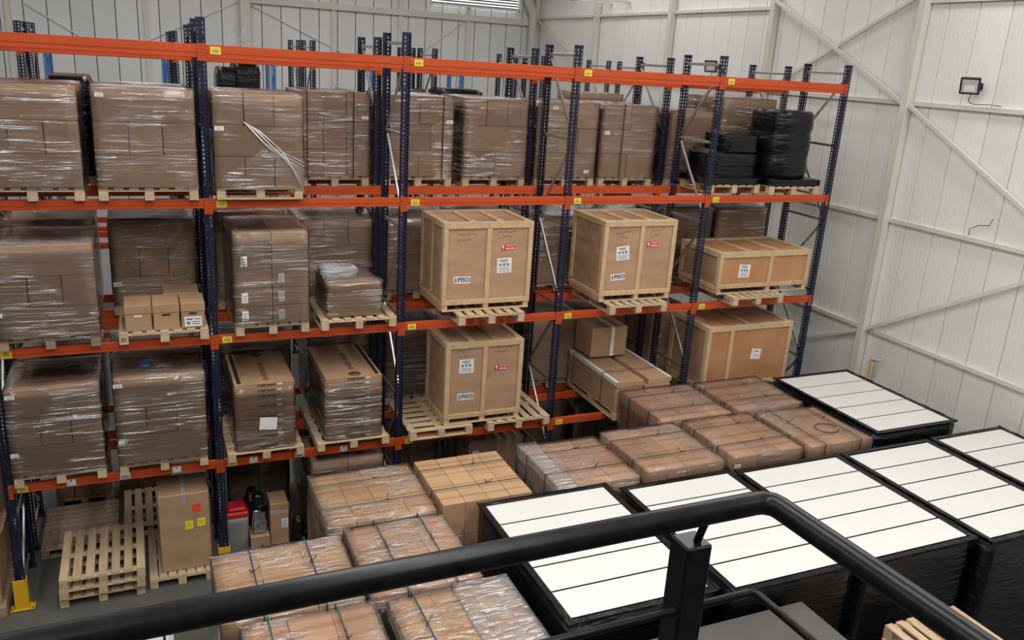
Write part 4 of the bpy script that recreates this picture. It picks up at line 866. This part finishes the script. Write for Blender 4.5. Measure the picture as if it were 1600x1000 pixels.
# ================================================================== WALL FITTINGS
def flood(label, y, z, tilt, yaw):
    t = thing('floodlight', label, 'floodlight', (XW - 0.16, y, z))
    h = ob('housing', box(0.045, 0.27, 0.25, 'dark_metal', 0.01), t, (-0.08, 0, 0), (0, R(tilt), R(yaw)))
    ob('lens', box(0.006, 0.215, 0.19, 'glass_grey', 0.002), h, (-0.024, 0, 0)); ob('reflector', box(0.004, 0.14, 0.09, 'white_plastic', 0.002), h, (-0.027, 0, -0.03))
    ob('arm', boxes('a', [((0.05, 0, 0), (0.20, 0.03, 0.03)), ((0.138, 0, 0), (0.012, 0.08, 0.10))], 'dark_metal'), t)
    ob('cable', tube('c', [(-0.05, -0.02, -0.12), (0.0, 0.04, -0.2), (0.04, 0.05, -0.24), (0.07, -0.03, -0.26), (0.08, -0.25, -0.25), (0.08, -0.45, -0.26)], 0.006, 'ink', 6), t)
flood('black floodlight on panel wall beside the tall wall column', -1.42, 6.95, -18, 30)
flood('black floodlight on panel wall seen above the rack uprights', 4.92, 7.04, -18, 38)
t = thing('timber_trestle', 'pair of joined timber sticks leaning on the panel wall', 'timber', (12.95, -0.55, 0))
ob('stick', bar('s', (0, 0.10, 0.0), (0.08, 0.0, 2.36), 0.035, 0.045, 'pine'), t); ob('stick', bar('s', (0.02, -0.14, 0.0), (0.10, -0.03, 2.38), 0.035, 0.045, 'pine'), t)
ob('clamp', tube('c', [(0.08, 0.0, 2.34), (0.10, -0.12, 2.36), (0.14, -0.2, 2.42)], 0.014, 'galvanised', 6), t)
t = thing('wall_cable', 'loose black cable end hanging on the upper wall rail', 'cable', (XW - 0.09, -2.05, 4.77), me=tube('c', [(0, 0.22, 0.02), (0, 0.24, 0.12), (0, 0.10, 0.2), (0.05, -0.03, 0.22), (0.06, -0.06, 0.32)], 0.006, 'ink', 6))

# ================================================================== PLATFORM AND HANDRAIL
HX, HY, HZ = 2.74, -9.37, 6.10
t = thing('handrail', 'black tubular steel handrail with mid rail and square post', 'handrail', (HX, HY, 5.1))
def arc(r0, z): return [(-2.6, 0, z), (-0.035, 0, z), (-0.018, -0.003, z), (-0.004, -0.015, z), (0.0, -0.032, z), (0.03, -0.9, z), (0.06, -1.9, z)]
ob('top_rail', tube('tr', [(-4.2, 0, 0.967)] + arc(0, 0.997)[1:], 0.0232, 'rail_black', 16), t)
ob('mid_rail', tube('mr', [(-4.2, 0, 0.76), (-0.012, 0, 0.79), (-0.004, -0.003, 0.79), (0, -0.012, 0.79), (0.03, -0.9, 0.79), (0.06, -1.9, 0.79)], 0.0085, 'rail_black', 10), t)
for px in (-0.165, -1.9, -3.6):
    p = ob('post', box(0.058, 0.058, 0.935, 'post_black', 0.004), t, (px, 0.012, 0.4675))
    ob('stay_rod', tube('sr', [(0.004, -0.006, 0.455), (0.010, -0.012, 0.49), (0.022, -0.014, 0.53)], 0.0075, 'rail_black', 8), p)
ob('post', box(0.058, 0.058, 0.935, 'post_black', 0.004), t, (0.055, -1.6, 0.4675))
pf = thing('viewing_platform', 'dark steel landing carrying the black handrail', 'platform', (0.7, -10.5, 0))
ob('deck', box(4.3, 2.5, 0.06, 'dark_metal', 0.005), pf, (0.0, 0.0, 5.065))
for x in (-2.0, 2.0):
    for y in (-1.1, 1.1): ob('leg', box(0.1, 0.1, 5.035, 'post_black'), pf, (x, y, 2.5175))
